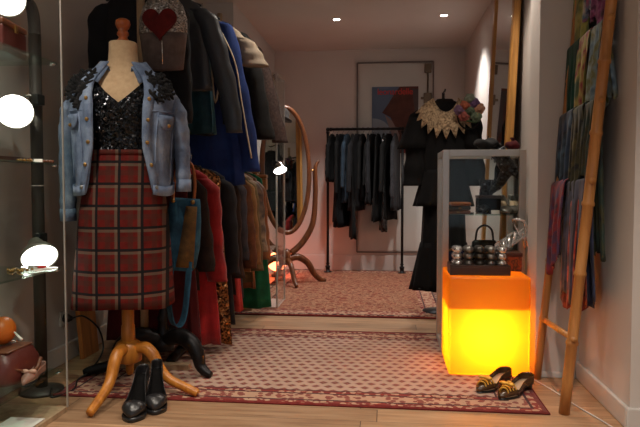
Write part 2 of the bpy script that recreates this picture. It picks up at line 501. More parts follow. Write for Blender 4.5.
EDGE = m_cloth('red_rug_binding', srgb(120, 34, 32), srgb(86, 22, 22), 40)
dk, rd, be, br = srgb(70, 40, 44), srgb(126, 50, 44), srgb(184, 146, 120), srgb(120, 76, 66)
b1 = [(.022, rd, srgb(110, 40, 36)), (.05, be, rd), (.062, dk, dk), (.135, srgb(134, 72, 62), be), (.147, dk, dk), (.175, be, rd), (.185, dk, dk)]
x0, x1, y0, y1 = -1.47, .66, 2.58, 3.93
rug('rug', 'beige and red rug of tiny repeated motifs in front of the glowing cube', x0, x1, y0, y1, rug_mat('motif_rug', (x1 - x0) / 2, (y1 - y0) / 2, b1, field_boteh), EDGE)
b2 = [(.022, rd, rd), (.05, be, dk), (.06, dk, dk), (.15, srgb(138, 66, 54), be), (.16, dk, dk), (.19, be, rd)]
x0, x1, y0, y1 = -1.1, .44, 4.38, 6.80
rug('rug', 'rust red floral rug under the black pipe rack', x0, x1, y0, y1, rug_mat('floral_rug', (x1 - x0) / 2, (y1 - y0) / 2, b2, field_persian), EDGE)

# ------------------------------------------------------------------ garments
def garment_body(L, ws, wh, t, seed, neck=.055, drop=.065, n=44, chest=None, wave=1.0, waist=None, th=None, fw=9):
    """closed cloth shell hanging from z=0 (neck) to z=-L; x is the width"""
    rnd = random.Random(seed)
    ph = [rnd.uniform(0, 6.28) for _ in range(6)]
    ch = chest if chest else ws * .93
    wa = waist if waist else (ch + wh) / 2 * .97
    th = th or t * 1.3
    keys = [(0, neck, t * .75), (.012, neck + .01, t * .85), (drop * .5, (neck + ws) * .56, t), (drop, ws * .97, t), (drop + .03, ws, t), (.20, ch, t * 1.1), (max(.42 * L, .24), wa, t), (L * .8, wa + (wh - wa) * .7, (t + th) / 2), (L, wh, th)]
    zs = [0, .012, drop * .5, drop, drop + .03]
    m = 12
    zs += [drop + .03 + (L - drop - .03) * (i + 1) / m for i in range(m)]
    rings = []
    for z in zs:
        for a, b in zip(keys[:-1], keys[1:]):
            if z <= b[0] + 1e-9:
                f = (z - a[0]) / max(b[0] - a[0], 1e-6); f = max(0, min(1, f))
                w = a[1] + (b[1] - a[1]) * f; d = a[2] + (b[2] - a[2]) * f
                break
        s = max(0, min(1, (z - .1) / max(L - .1, .1))) * wave
        ring = []
        for i in range(n):
            a = 2 * PI * i / n
            ca, sa = math.cos(a), math.sin(a)
            x = w * (abs(ca) ** .8) * (1 if ca > 0 else -1)
            y = d * (abs(sa) ** .7) * (1 if sa > 0 else -1)
            fold = 1 + .34 * s * math.sin(fw * a + ph[0]) + .16 * s * math.sin(5 * a + ph[1] + z * 3)
            y = y * fold + .010 * s * math.sin(x * 22 + ph[2])
            x = x * (1 + .05 * s * math.sin(7 * a + ph[3]))
            zz = -z + (.006 * s * math.sin(4 * a + ph[4]) if z > L * .9 else 0)
            ring.append((x, y, zz))
        rings.append(ring)
    return loft(B(), rings)

def sleeve_bm(side, ws, L, out=.05, r0=.06, r1=.045, flat=.62, drop=.065, seed=0, fwd=0):
    rnd = random.Random(seed + side)
    p = [(side * (ws - .045), 0, -drop - .012), (side * (ws + .005), fwd * .1, -drop - .07), (side * (ws + out * .45), fwd * .35, -drop - L * .4), (side * (ws + out * .75 + rnd.uniform(-.01, .01)), fwd * .7, -drop - L * .72), (side * (ws + out), fwd, -drop - L)]
    sp = smoothpts(p, 6)
    rr = lerp_list([r0 * .8, r0, r0 * .95, (r0 + r1) * .5, r1], len(sp))
    bm = B(); n = 14
    rings = []
    for i, (q, r_) in enumerate(zip(sp, rr)):
        k = 1 + .07 * math.sin(i * 1.25 + seed)
        rings.append([(q[0] + r_ * k * math.cos(2 * PI * j / n), q[1] + r_ * k * flat * math.sin(2 * PI * j / n) * (1 + .12 * math.sin(3 * j + i)), q[2] + .25 * side * 0) for j in range(n)])
    return loft(bm, rings)

def hanger(loc, rotz, label, ws=.17, mat=None, group='clothes hangers', rail_r=.012):
    t = thing('clothes_hanger', label, 'hanger', loc, rotz, group)
    h = B()
    hk = [(0, 0, -.005 - rail_r)] if False else []
    r = rail_r + .004
    pts = [(0, r * math.cos(a), r * math.sin(a)) for a in [R(d) for d in range(-60, 181, 24)]]
    pts = pts + [(0, -r, -.012), (0, -.004, -.035), (0, 0, -.05)]
    tube(h, pts, .0022, 6)
    obj('hook', h, M['steel'], t)
    a = B()
    stube(a, [(-ws, 0, -.108), (-ws * .5, 0, -.082), (0, 0, -.055), (ws * .5, 0, -.082), (ws, 0, -.108)], [.004, .006, .007, .006, .004], 8, 4)
    tube(a, [(-ws, 0, -.108), (ws, 0, -.112)], .003, 6)
    obj('shoulder_bar', a, mat or M['black_plastic'], t)
    return t

def garment(name, label, cat, x, y, zr, rotz, mat, L=.8, ws=.19, wh=.22, t=.022, sleeves=None, smat=None, seed=1, group=None, hlabel=None, rail_r=.012, extra=None, hgroup='clothes hangers', nohang=False, **kw):
    """zr: height of the rail the hanger hooks on"""
    if not nohang:
        hanger((x, y, zr), rotz, hlabel or ('hanger holding the ' + label.split(' hung')[0]), ws * .86, group=hgroup, rail_r=rail_r)
    g = thing(name, label, cat, (x, y, zr - .052), rotz, group)
    obj('body', garment_body(L, ws, wh, t, seed, **kw), mat, g)
    if sleeves:
        for s in (-1, 1):
            obj('sleeve', sleeve_bm(s, ws, seed=seed, **sleeves), smat or mat, g)
    if extra: extra(g)
    return g

# ------------------------------------------------------------------ black pipe rack by the end wall
RX0, RX1, RY, RZ = -.635, .155, 6.62, 1.535
rk = thing('pipe_clothes_rack', 'black iron pipe clothes rack standing in front of the pale door', 'clothes rack', ((RX0 + RX1) / 2, RY, .008))
cx = (RX0 + RX1) / 2
for x in (RX0, RX1):
    b = B(); tube(b, [(x - cx, 0, 0.02), (x - cx, 0, RZ - .03)], .014, 12)
    u = obj('upright', b, M['black_metal'], rk)
    b = B(); lathe(b, [(.045, 0), (.045, .01), (.022, .013), (.022, .05), (.026, .052), (.026, .07), (.015, .074)], (x - cx, 0, 0), 20)
    lathe(b, [(.02, .09), (.02, .10)], (x - cx, 0, 0), 12)
    obj('floor_flange', b, M['black_metal'], rk)
b = B(); tube(b, [(RX0 - cx + .015, 0, RZ - .008), (RX1 - cx - .015, 0, RZ - .008)], .014, 12); obj('top_rail', b, M['black_metal'], rk)
for s, x in ((1, RX0), (-1, RX1)):
    b = B(); ball(b, (x - cx, 0, RZ - .008), .021); tube(b, [(x - cx, 0, RZ - .05), (x - cx, 0, RZ - .03)], .02, 12)
    tube(b, [(x - cx + s * .02, 0, RZ - .008), (x - cx + s * .042, 0, RZ - .008)], .02, 12)
    obj('elbow_joint', b, M['black_metal'], rk)
blk = lambda nm, v=.016, tint=(1, 1, 1.05): m_cloth(nm, tuple(v * .42 * q for q in tint), tuple(v * .2 * q for q in tint), 14, sheen=0)
rack = [  # px-derived X, length, half width, material, name, label, sleeves
    (-.585, .50, .15, blk('ink_black'), 'blouse', 'short black blouse nearest the left post of the pipe rack', .40),
    (-.535, .92, .15, blk('soot'), 'coat', 'long soot black coat second from the left post of the pipe rack', .56),
    (-.480, .98, .14, blk('navy_black', .014, (.8, .9, 1.3)), 'dress', 'long blue-black dress beside the slate blue shirt', None),
    (-.425, .72, .15, m_cloth('slate_blue', srgb(48, 66, 82), srgb(26, 38, 50), 12), 'shirt', 'slate blue shirt among the black clothes on the pipe rack', .5),
    (-.370, 1.10, .15, blk('charcoal', .022), 'dress', 'longest charcoal dress, just right of the slate blue shirt', None),
    (-.315, .80, .16, m_cloth('grey_black_knit', srgb(34, 34, 38), srgb(18, 18, 20), 30), 'cardigan', 'grey-black knitted cardigan on the pipe rack, left of the middle', .55),
    (-.262, .70, .15, blk('jet', .012), 'jacket', 'jet black jacket at the middle of the pipe rack', .52),
    (-.208, .74, .16, m_cloth('graphite', srgb(36, 37, 41), srgb(18, 19, 22), 25), 'jacket', 'graphite tailored jacket right of the middle of the pipe rack', .56),
    (-.155, .68, .15, blk('raven', .014), 'blouse', 'raven black blouse fourth from the last on the pipe rack', .48),
    (-.100, .92, .15, blk('onyx', .018), 'dress', 'onyx dress with a narrow hem in the right half of the pipe rack', None),
    (-.045, 1.02, .15, m_sequin('dark_beads', (.05, .05, .05), (.008, .008, .009), 120), 'dress', 'long black beaded dress third from the right post of the pipe rack', None),
    (.012, .90, .15, blk('ebony', .015), 'coat', 'ebony coat second from the right post of the pipe rack', .55),
    (.080, .80, .15, m_cloth('marled_grey', srgb(58, 58, 62), srgb(26, 26, 30), 60), 'cardigan', 'marled grey cardigan nearest the right post of the pipe rack', .60),
]
for i, (x, L, w, mt, nm, lb, sl) in enumerate(rack):
    garment(nm, lb, {'dress': 'dress', 'coat': 'coat', 'shirt': 'shirt', 'blouse': 'blouse', 'cardigan': 'cardigan', 'jacket': 'jacket'}[nm], x, RY, RZ, R(78 + 15 * math.sin(i * 2.1)), mt,
            L, w, w * (1.15 if sl is None else 1.0), .016, dict(L=sl, out=.045, r0=.036, r1=.03, flat=.62) if sl else None, seed=20 + i,
            group='dark clothes on the pipe rack', rail_r=.014, hlabel='thin hanger holding the ' + lb.split(' on the')[0].split(' of the pipe')[0], hgroup='hangers on the pipe rack', th=.026, wave=1.7)

# ------------------------------------------------------------------ poster on the door
pb = thing('poster', 'blue poster with a hooded dark red figure on the pale door', 'poster', (.076, YB - .022, 1.65))
obj('sheet', box(B(), (0, 0, 0), (.50, .004, .72)), m_plain('poster_blue', srgb(82, 100, 126), .5, var=.15, scale=5), pb, False)
def flatpoly(bm, pts, y, d=.0015):
    f = [bm.verts.new((px, y, pz)) for px, pz in pts]
    k = [bm.verts.new((px, y + d, pz)) for px, pz in pts]
    bm.faces.new(f); bm.faces.new(k[::-1])
    n = len(pts)
    for i in range(n): bm.faces.new((f[i], k[i], k[(i + 1) % n], f[(i + 1) % n]))
    return bm
hood = m_cloth('poster_hood', srgb(104, 66, 58), srgb(70, 44, 42), 7)
obj('hood_shape', flatpoly(B(), [(-.14, .08), (-.07, .18), (-.01, .28), (.05, .36), (.25, .36), (.25, -.36), (.02, -.36), (.03, -.22), (.0, -.08), (-.05, .03)], -.0032), hood, pb, False)
obj('fold_shape', flatpoly(B(), [(.18, .34), (.25, .33), (.25, -.2), (.19, -.05), (.21, .12)], -.0046), m_plain('poster_fold', srgb(62, 46, 46), .5), pb, False)
obj('face_shape', flatpoly(B(), [(-.11, .06), (-.03, -.01), (.05, -.16), (.03, -.30), (-.02, -.20), (-.07, -.06)], -.0046), m_plain('poster_face', srgb(128, 104, 100), .5), pb, False)
obj('cloud_shape', flatpoly(B(), [(-.245, -.33)] + [(-.245 + .19 * math.sin(a), -.12 + .14 * math.cos(a)) for a in [R(q) for q in range(0, 91, 15)]] + [(-.055, -.33)], -.0032), m_plain('poster_pale', srgb(138, 148, 160), .5), pb, False)
obj('scarf_shape', flatpoly(B(), [(.06, -.22), (.17, -.14), (.20, -.36), (.10, -.36)], -.0046), m_plain('poster_red', srgb(140, 34, 30), .5), pb, False)
fc = bpy.data.curves.new('title', 'FONT'); fc.body = 'leonardelle'; fc.size = .095; fc.extrude = .0006; fc.align_x = 'CENTER'; fc.space_character = .92
fo = bpy.data.objects.new('title_lettering', fc); link(fo, pb); fo.location = (0, -.0052, .275); fo.rotation_euler = (PI / 2, 0, 0)
bpy.context.view_layer.update()
tm = bpy.data.meshes.new_from_object(fo.evaluated_get(bpy.context.evaluated_depsgraph_get()))
bpy.data.objects.remove(fo)
tm.materials.clear(); tm.materials.append(m_plain('poster_title_red', srgb(190, 36, 30), .5))
fo = bpy.data.objects.new('title_lettering', tm); link(fo, pb); fo.location = (0, -.0052, .275); fo.rotation_euler = (PI / 2, 0, 0)

# ------------------------------------------------------------------ glowing cube
def m_lampbox(c):
    t = NT('translucent_amber_plastic')
    tr = t.n('ShaderNodeBsdfTranslucent', {0: c}); df = t.n('ShaderNodeBsdfDiffuse', {0: (.9, .45, .05)})
    m1 = t.n('ShaderNodeMixShader', {0: .25, 1: tr.outputs[0], 2: df.outputs[0]})
    gl = t.n('ShaderNodeBsdfGlossy', {0: (1, 1, 1), 'Roughness': .25})
    m2 = t.n('ShaderNodeMixShader', {0: .03, 1: m1.outputs[0], 2: gl.outputs[0]})
    t.t.links.new(m2.outputs[0], t.out.inputs[0])
    return t.m
M['lampbox'] = m_lampbox((1.0, .34, .004))
def m_opal():
    t = NT('opal_plastic')
    tr = t.n('ShaderNodeBsdfTranslucent', {0: (.97, .97, .95)}); df = t.n('ShaderNodeBsdfDiffuse', {0: (.9, .9, .88)})
    m1 = t.n('ShaderNodeMixShader', {0: .06, 1: tr.outputs[0], 2: df.outputs[0]})
    t.t.links.new(m1.outputs[0], t.out.inputs[0])
    return t.m
M['opal'] = m_opal()
CX, CY, CW, CD, CH = .494, 3.25, .388, .38, .486
cu = thing('cube_lamp', 'glowing yellow plastic cube lamp on the edge of the rug', 'lamp', (CX, CY, .0075))
sh = B(); bb(sh, (-CW / 2, -CD / 2, 0), (CW / 2, CD / 2, CH))
obj('shade', sh, M['lampbox'], cu, False, bevel=.012)
pl = B(); g = [pl.verts.new(q) for q in ((-CW / 2 + .012, -CD / 2 + .012, .315), (CW / 2 - .012, -CD / 2 + .012, .315), (CW / 2 - .012, CD / 2 - .012, .315), (-CW / 2 + .012, CD / 2 - .012, .315))]
pl.faces.new(g)
obj('diffuser_plate', pl, M['opal'], cu, False)
BULB = m_emit('bulb_glow', (1, .86, .58), 118)
obj('bulb', ball(B(), (0, -.045, .19), .045, u=20, v=12), BULB, cu)

# things on the cube
ct = .0075 + CH + .001
TX, TY = .452, 3.165
obj_t = thing('tray', 'flat dark wooden tray holding stacked bangles on the glowing cube', 'tray', (TX, TY, ct))
bm = B(); bb(bm, (-.145, -.075, 0), (.145, .075, .040))
for a in ((-.145, -.075, .145, -.067), (-.145, .067, .145, .075), (-.145, -.075, -.137, .075), (.137, -.075, .145, .075)): bb(bm, (a[0], a[1], .040), (a[2], a[3], .05))
obj('tray_body', bm, M['wood_dark'], obj_t, False, bevel=.002)
kinds = [(-.105, 'silver', 'bright silver', 3), (-.050, 'pewter', 'grey green pewter', 3), (.003, 'darkpewter', 'almost black', 3), (.056, 'pewter', 'brushed grey', 3), (.108, 'silver', 'polished silver', 3)]
pos = ['lowest', 'second', 'third', 'topmost']
for px_, mk, word, nlev in kinds:
    for k in range(nlev):
        lv = pos[k] if k < nlev - 1 else 'topmost'
        side = {'bright silver': 'stack at the tray\'s left end', 'grey green pewter': 'stack beside the left silver stack', 'almost black': 'tall middle stack', 'brushed grey': 'stack right of the dark middle one', 'polished silver': 'stack at the tray\'s right end'}[word]
        bm = B()
        pts = [(.0100 * math.cos(a), .044 * math.sin(a), .0165) for a in [2 * PI * q / 28 for q in range(28)]]
        tube(bm, pts, .0163, 10, closed=True)
        o = obj('bangle', bm, M[mk], None, loc=(TX + px_, TY - .005, ct + .0405 + k * .033))
        tag(o, f'{lv} {word} bangle, {side} on the cube', 'bangle', 'bangles stacked on the tray')
# russet box with silver sandals on top
bx = thing('box', 'russet patterned box on the back right of the glowing cube', 'box', (.615, 3.335, ct))
obj('box_body', bb(B(), (-.07, -.075, 0), (.07, .075, .075)), m_print('russet_print', [srgb(60, 30, 18), srgb(150, 70, 30), srgb(40, 20, 14), srgb(170, 100, 50)], 30), bx, False, bevel=.003)
obj('box_lid', bb(B(), (-.073, -.078, .0755), (.073, .078, .095)), m_plain('russet_lid', srgb(70, 36, 22), .4), bx, False, bevel=.003)
def sandal(loc, rz, label):
    t = thing('sandal', label, 'sandal', loc, rz, 'silver strappy sandals'); t.scale = (1.2, 1.1, 1.2)
    def sole(y): # y 0 toe .. .20 heel
        return .004 + .07 * max(0, min(1, (y - .06) / .12)) ** 1.2
    b = B(); rings = []
    for i in range(13):
        y = .2 * i / 12
        w = .030 * math.sin(min(1, (i + .6) / 3.2) * PI / 2) * (1 - .25 * math.sin(PI * i / 12) * (i > 4)) * (1 if i < 12 else .75)
        z = sole(y)
        rings.append([(-w, y, z), (w, y, z), (w, y, z + .006), (-w, y, z + .006)])
    loft(b, rings); obj('sole', b, M['silver'], t, False)
    b = B(); tube(b, [(0, .19, .0), (0, .182, .04), (0, .178, .072)], [.005, .006, .013], 10); obj('heel', b, M['silver'], t)
    def arch(y, h, w, dy=0):
        z = sole(y)
        return [(-w, y, z + .004), (-w * 1.05, y + dy * .4, z + h * .6), (-w * .4, y + dy, z + h), (w * .4, y + dy, z + h), (w * 1.05, y + dy * .4, z + h * .6), (w, y, z + .004)]
    for y, h, w, dy in ((.035, .035, .028, .01), (.06, .05, .028, .02), (.085, .06, .026, .03)):
        b = B(); stube(b, arch(y, h, w, dy), .0048, 8, 4, flat=.8); obj('strap', b, M['silver'], t)
    b = B(); stube(b, [(-.022, .17, .07), (-.03, .15, .11), (0, .115, .135), (.03, .15, .125), (.022, .17, .07)], .0045, 8, 5); obj('ankle_strap', b, M['silver'], t)
    b = B(); stube(b, [(-.02, .16, .07), (-.012, .2, .10), (0, .207, .115), (.012, .2, .10), (.02, .16, .07)], .0045, 8, 5); obj('heel_strap', b, M['silver'], t)
    return t
sandal((.555, 3.35, ct + .096), R(-62), 'silver strappy heeled sandal on the russet box, the nearer of the pair')
sandal((.565, 3.405, ct + .096), R(-70), 'silver strappy heeled sandal on the russet box, further back beside the display case')

# ------------------------------------------------------------------ display case behind the cube
GX0, GX1, GY0, GY1, GZ = .30, .745, 3.47, 3.83, 1.13
def glass_case(name, label, X0, X1, Y0, Y1, Z0, Z1, shelves, post=.022, base=None, top=True, group=None, skip=()):
    t = thing(name, label, 'display case', ((X0 + X1) / 2, (Y0 + Y1) / 2, Z0), group=group)
    w, d, h = (X1 - X0) / 2, (Y1 - Y0) / 2, Z1 - Z0
    for sx in (-1, 1):
        for sy in (-1, 1):
            obj('corner_post', box(B(), (sx * (w - post / 2), sy * (d - post / 2), h / 2), (post, post, h - .0005)), M['alu'], t, False, bevel=.003)
    for z, nm in ((h - post / 2, 'top_rail'), (post / 2, 'bottom_rail')):
        bm = B()
        for sy in (-1, 1): box(bm, (0, sy * (d - post / 2), z), (2 * w - 2 * post, post * .9, post))
        for sx in (-1, 1): box(bm, (sx * (w - post / 2), 0, z), (post * .9, 2 * d - 2 * post, post))
        obj(nm, bm, M['alu'], t, False, bevel=.002)
    for sx in (-1, 1):
        obj('side_pane', box(B(), (sx * (w - post / 2), 0, h / 2), (.004, 2 * d - 2 * post, h - 2 * post)), M['glass'], t, False)
    for sy in (-1, 1):
        obj('front_pane' if sy < 0 else 'back_pane', box(B(), (0, sy * (d - post / 2), h / 2), (2 * w - 2 * post, .004, h - 2 * post)), M['glass'], t, False)
    if top: obj('top_pane', box(B(), (0, 0, h - .004), (2 * w - 2 * post, 2 * d - 2 * post, .005)), M['glass'], t, False)
    obj('base_panel', box(B(), (0, 0, post / 2), (2 * w - 2 * post, 2 * d - 2 * post, .012)), M['trim'], t, False)
    for z in shelves:
        obj('shelf', box(B(), (0, 0, z - Z0 - .003), (2 * w - 2 * post - .004, 2 * d - 2 * post - .004, .006)), M['glass_shelf'], t, False)
    return t
glass_case('display_case', 'aluminium framed glass display case of shoes behind the glowing cube', GX0, GX1, GY0, GY1, .001, GZ, (.42, .775), post=.036)

# shoes ------------------------------------------------------------------
def shoe(t, L, W, heel, mat, mat_in, hmat=None, toe_cut=.36, top_h=.05, back_h=.062, heel_w=.6, thick_heel=True, plat=0.004, peep=False):
    """toe at y=0, heel at y=+L, standing on z=0"""
    n = 17; st = 22
    rings = []; ins = []; sol = []
    for i in range(st):
        u = i / (st - 1); y = L * u
        s = max(0, min(1, (u - .28) / .5)); s = s * s * (3 - 2 * s)
        zs = plat + heel * s
        w = W / 2 * (math.sin(min(1, (u + .015) / (.24 if heel > .03 else .34)) * PI / 2) ** .75) * (1 - .30 * math.exp(-((u - .62) / .2) ** 2)) * (1 if u < .85 else math.sqrt(max(.02, 1 - ((u - .85) / .155) ** 2)) * .98)
        w *= (1 - (.50 if heel > .05 else .2) * max(0, (u - .3) / .7) ** .8)
        if u < toe_cut:
            A = PI; hh = .012 + (top_h - .012) * math.sin(min(1, (u + .03) / toe_cut) * PI / 2)
        else:
            f = (u - toe_cut) / (1 - toe_cut)
            A = PI * (.62 - .02 * f) if f > .04 else PI * .8
            hh = (top_h + (back_h - top_h) * f ** 1.5)
        ring = []
        for k in range(n):
            a = -A + 2 * A * k / (n - 1)
            # rounded box section
            if u < toe_cut:
                zz = zs + hh * .5 * (1 - math.cos(a)); xx = w * math.sin(a) * (1 if abs(a) < PI / 2 else 1)
            else:
                q = abs(a) / A
                if q < .45: xx = w * (q / .45) * (1 if a > 0 else -1); zz = zs
                else: xx = w * (1 - .10 * (q - .45)) * (1 if a > 0 else -1); zz = zs + hh * .72 * (q - .45) / .55
            ring.append((xx, y, zz))
        rings.append(ring)
        ins.append([(-w * .9, y, zs + .006), (0, y, zs + .0045), (w * .9, y, zs + .006)])
        sol.append([(-w * .96, y, zs - plat), (w * .96, y, zs - plat), (w * 1.0, y, zs), (-w * 1.0, y, zs)])
    bm = loft(B(), rings, closed=False)
    # close toe and heel ends
    bm.verts.ensure_lookup_table(); vs = list(bm.verts); bm.faces.new(vs[:n]); bm.faces.new(vs[-n:][::-1])
    bmesh.ops.remove_doubles(bm, verts=bm.verts[:], dist=.0004)
    obj('upper', bm, mat, t, solid=.0015)
    obj('insole', loft(B(), ins, closed=False), mat_in, t, solid=.001)
    obj('sole', loft(B(), sol), M['black_plastic'], t)
    hb = B(); zt = plat + heel
    hw = W * heel_w / 2
    if heel > .03:
        tube(hb, [(0, L * .93, 0), (0, L * .925, zt * .35), (0, L * .90, zt * .75), (0, L * .875, zt + .002)], [hw * .38, hw * .42, hw * .62, hw * .95], 14)
    else:
        rr = [[(hw * math.cos(a) * .95, L * .86 + hw * .9 * math.sin(a), z) for a in [2 * PI * q / 16 for q in range(16)]] for z in (0, zt)]
        loft(hb, rr)
    obj('heel', hb, hmat or mat, t)

def pump(x, y, rz, label):
    t = thing('pump', label, 'shoe', (x, y, .001), rz, 'black high heeled pumps')
    shoe(t, .24, .096, .105, M['leather_black'], m_plain('dark_insole', (.005, .0045, .0045), .85, Specular_IOR_Level=.1), toe_cut=.25, top_h=.056, back_h=.062, plat=.018)
pump(-1.0, 2.31, R(8), 'black leather high heeled pump, left of the pair under the dress form')
pump(-.935, 2.40, R(18), 'black leather high heeled pump, right of the pair under the dress form')

def flat_shoe(x, y, rz, label):
    t = thing('flat_shoe', label, 'shoe', (x, y, .0085), rz, 'brown flats with gold striped bows')
    shoe(t, .265, .090, .022, m_plain('brown_patent', srgb(70, 46, 24), .25, 0, .2, 20), M['insole'], M['leather_black'], toe_cut=.32, top_h=.038, back_h=.054, heel_w=.62)
    for k in range(4):
        b = B(); yy = .028 + .0145 * k; w = .022 + .0042 * k
        z0 = .012 + .0042 * k
        stube(b, [(-w, yy + .004, z0 + .008), (-w * .6, yy, z0 + .026), (0, yy + .003, z0 + .033 + .002 * k), (w * .6, yy + .008, z0 + .026), (w, yy + .004, z0 + .008)], .0052, 8, 4, flat=.7)
        obj('gold_strap', b, M['gold_stripe'], t)
    b = B(); ball(b, (-.018, .058, .058), .016, (1.2, .7, .5)); ball(b, (.018, .058, .058), .016, (1.2, .7, .5)); ball(b, (0, .058, .058), .008)
    obj('bow', b, M['gold_stripe'], t)
flat_shoe(.405, 2.80, R(-40), 'brown flat shoe with gold striped bow, left of the pair by the cube')
flat_shoe(.488, 2.72, R(-40), 'brown flat shoe with gold striped bow, right of the pair by the ladder')

# contents of the display case
def ankle_boot(loc, rot, label, h=.20):
    t = thing('ankle_boot', label, 'boot', loc, 0, 'dark boots in the display case', rot=rot)
    b = B(); rings = []
    for y, w, z0, z1 in ((0, .012, .006, .02), (.02, .03, .002, .036), (.06, .037, .002, .05), (.10, .033, .012, .075), (.13, .031, .028, .10), (.17, .032, .042, .115), (.205, .028, .05, .118), (.215, .012, .06, .11)):
        rings.append([(w * math.cos(a), y, (z0 + z1) / 2 + (z1 - z0) / 2 * math.sin(a)) for a in [2 * PI * q / 16 for q in range(16)]])
    loft(b, rings); obj('foot', b, M['snake'], t)
    b = B(); rings = []
    for k, (z, r1) in enumerate(((.075, .034), (.11, .038), (.14, .036), (.17, .037), (h, .043), (h + .003, .038), (h - .03, .034))):
        rings.append([(r1 * math.cos(a), .168 + r1 * 1.15 * math.sin(a), z) for a in [2 * PI * q / 18 for q in range(18)]])
    loft(b, rings); obj('shaft', b, M['snake'], t)
    b = B(); tube(b, [(0, .19, 0), (0, .188, .03), (0, .182, .055)], [.012, .014, .024], 12); obj('heel', b, M['leather_black'], t)
    b = B()
    for k in range(4): tube(b, [(-.02, .135 - .004 * k, .105 + k * .022), (0, .125 - .002 * k, .115 + k * .022), (.02, .135 - .004 * k, .105 + k * .022)], .003, 6)
    obj('laces', b, M['black_plastic'], t)
    return t
SZ = .776
ankle_boot((.515, 3.53, SZ), (0, 0, R(-18)), 'dark snakeskin ankle boot standing upright on the case\'s upper shelf', .19)
ankle_boot((.585, 3.62, SZ + .105), (R(28), R(14), R(-120)), 'dark snakeskin boot tilted on the pile behind the upright boot', .20)
bk = thing('shoe_box', 'dark lidded box propping up the tilted boot in the case', 'box', (.575, 3.665, SZ))
obj('box_body', bb(B(), (-.06, -.075, 0), (.06, .075, .085)), M['velvet_black'], bk, False, bevel=.003)
obj('box_lid', bb(B(), (-.063, -.078, .0855), (.063, .078, .102)), M['wood_dark'], bk, False, bevel=.003)
for k, (mk, lb, w) in enumerate((('leather_brown', 'lowest brown flat purse in the pile on the case\'s upper shelf', .07), ('darkpewter', 'dark metal-clad purse in the middle of the pile on the case\'s upper shelf', .062), ('leather_tan', 'topmost tan flat purse in the pile on the case\'s upper shelf', .056))):
    t = thing('purse', lb, 'purse', (.39 + .006 * k, 3.565, SZ + k * .0225), R(5 * k), 'flat purses on the upper shelf')
    obj('purse_body', bb(B(), (-w, -.045, 0), (w, .045, .0205)), M[mk], t, False, bevel=.008)
    obj('clasp', box(B(), (0, -.046, .011), (.014, .006, .008)), M['brass'], t, False)
o = obj('price_tag', box(B(), (0, 0, .012), (.045, .002, .022), (R(-20), 0, 0)), M['white_card'], None, False, loc=(.592, 3.515, SZ)); tag(o, 'small white price card before the boots on the upper glass shelf', 'price tag')
def silver_heel(loc, rz, lb):
    t = thing('court_shoe', lb, 'shoe', loc, rz, 'pewter court shoes in the case')
    shoe(t, .20, .07, .06, M['pewter'], M['insole'], top_h=.04, back_h=.06)
silver_heel((.665, 3.515, SZ), R(4), 'pewter court shoe at the right end of the upper shelf, left of its pair')
silver_heel((.702 + .008, 3.56, SZ), R(-2), 'pewter court shoe at the right end of the upper shelf, right of its pair')
SL = .421
t = thing('clutch_bag', 'crumpled navy velvet clutch on the lower glass shelf of the case', 'bag', (.40, 3.62, SL + .002))
b = ball(B(), (0, 0, .08), .08, (1.0, .8, 1.0), 24, 16)
for v in b.verts: v.co += Vector((.006 * math.sin(v.co.z * 90), .006 * math.sin(v.co.x * 80), .008 * math.sin(v.co.x * 60)))
for v in b.verts: v.co.z = max(0.0, v.co.z)
obj('bag_body', b, m_cloth('navy_velvet', srgb(30, 44, 84), srgb(14, 18, 36), 25), t)
obj('frame_clasp', stube(B(), [(-.05, -.02, .14), (0, -.02, .165), (.05, -.02, .14)], .006, 8), M['brass'], t)
t = thing('handbag', 'black handbag on the lower shelf of the case beside the navy clutch', 'bag', (.555, 3.65, SL))
b = B(); loft(b, [[(w * math.cos(a) , d * math.sin(a), z) for a in [2 * PI * q / 20 for q in range(20)]] for z, w, d in ((0, .075, .05), (.01, .085, .055), (.12, .08, .05), (.19, .07, .03), (.20, .06, .02))])
obj('bag_body', b, M['leather_black'], t)
obj('handle', stube(B(), [(-.05, 0, .195), (-.04, 0, .26), (0, 0, .285), (.04, 0, .26), (.05, 0, .195)], .006, 8), M['leather_black'], t)
# on top of the case
t = thing('beret', 'crumpled black beret on top of the glass case', 'hat', (.555, 3.58, GZ + .003))
b = ball(B(), (0, 0, .032), .075, (1, .85, .42), 26, 14)
for v in b.verts:
    v.co += Vector((.006 * math.sin(v.co.y * 70), .005 * math.sin(v.co.x * 60), .008 * math.sin(v.co.x * 75 + v.co.y * 40)))
    v.co.z = max(0, v.co.z)
obj('crown', b, M['felt_black'], t)
obj('stalk', tube(B(), [(0, 0, .055), (.004, 0, .078)], [.005, .003], 8), M['felt_black'], t)
t = thing('pouch', 'small dark red velvet pouch on the case top near the wall', 'pouch', (.695, 3.60, GZ + .003))
b = ball(B(), (0, 0, .026), .042, (1, .9, .66), 20, 12)
for v in b.verts: v.co.z = max(0, v.co.z + .004 * math.sin(v.co.x * 120))
obj('pouch_body', b, m_cloth('dark_red_velvet', srgb(96, 20, 28), srgb(50, 10, 14), 20), t)
obj('gathered_neck', lathe(B(), [(.008, .046), (.006, .054), (.016, .07)], n=12), m_cloth('dark_red_velvet_neck', srgb(96, 20, 28), srgb(50, 10, 14), 20), t)

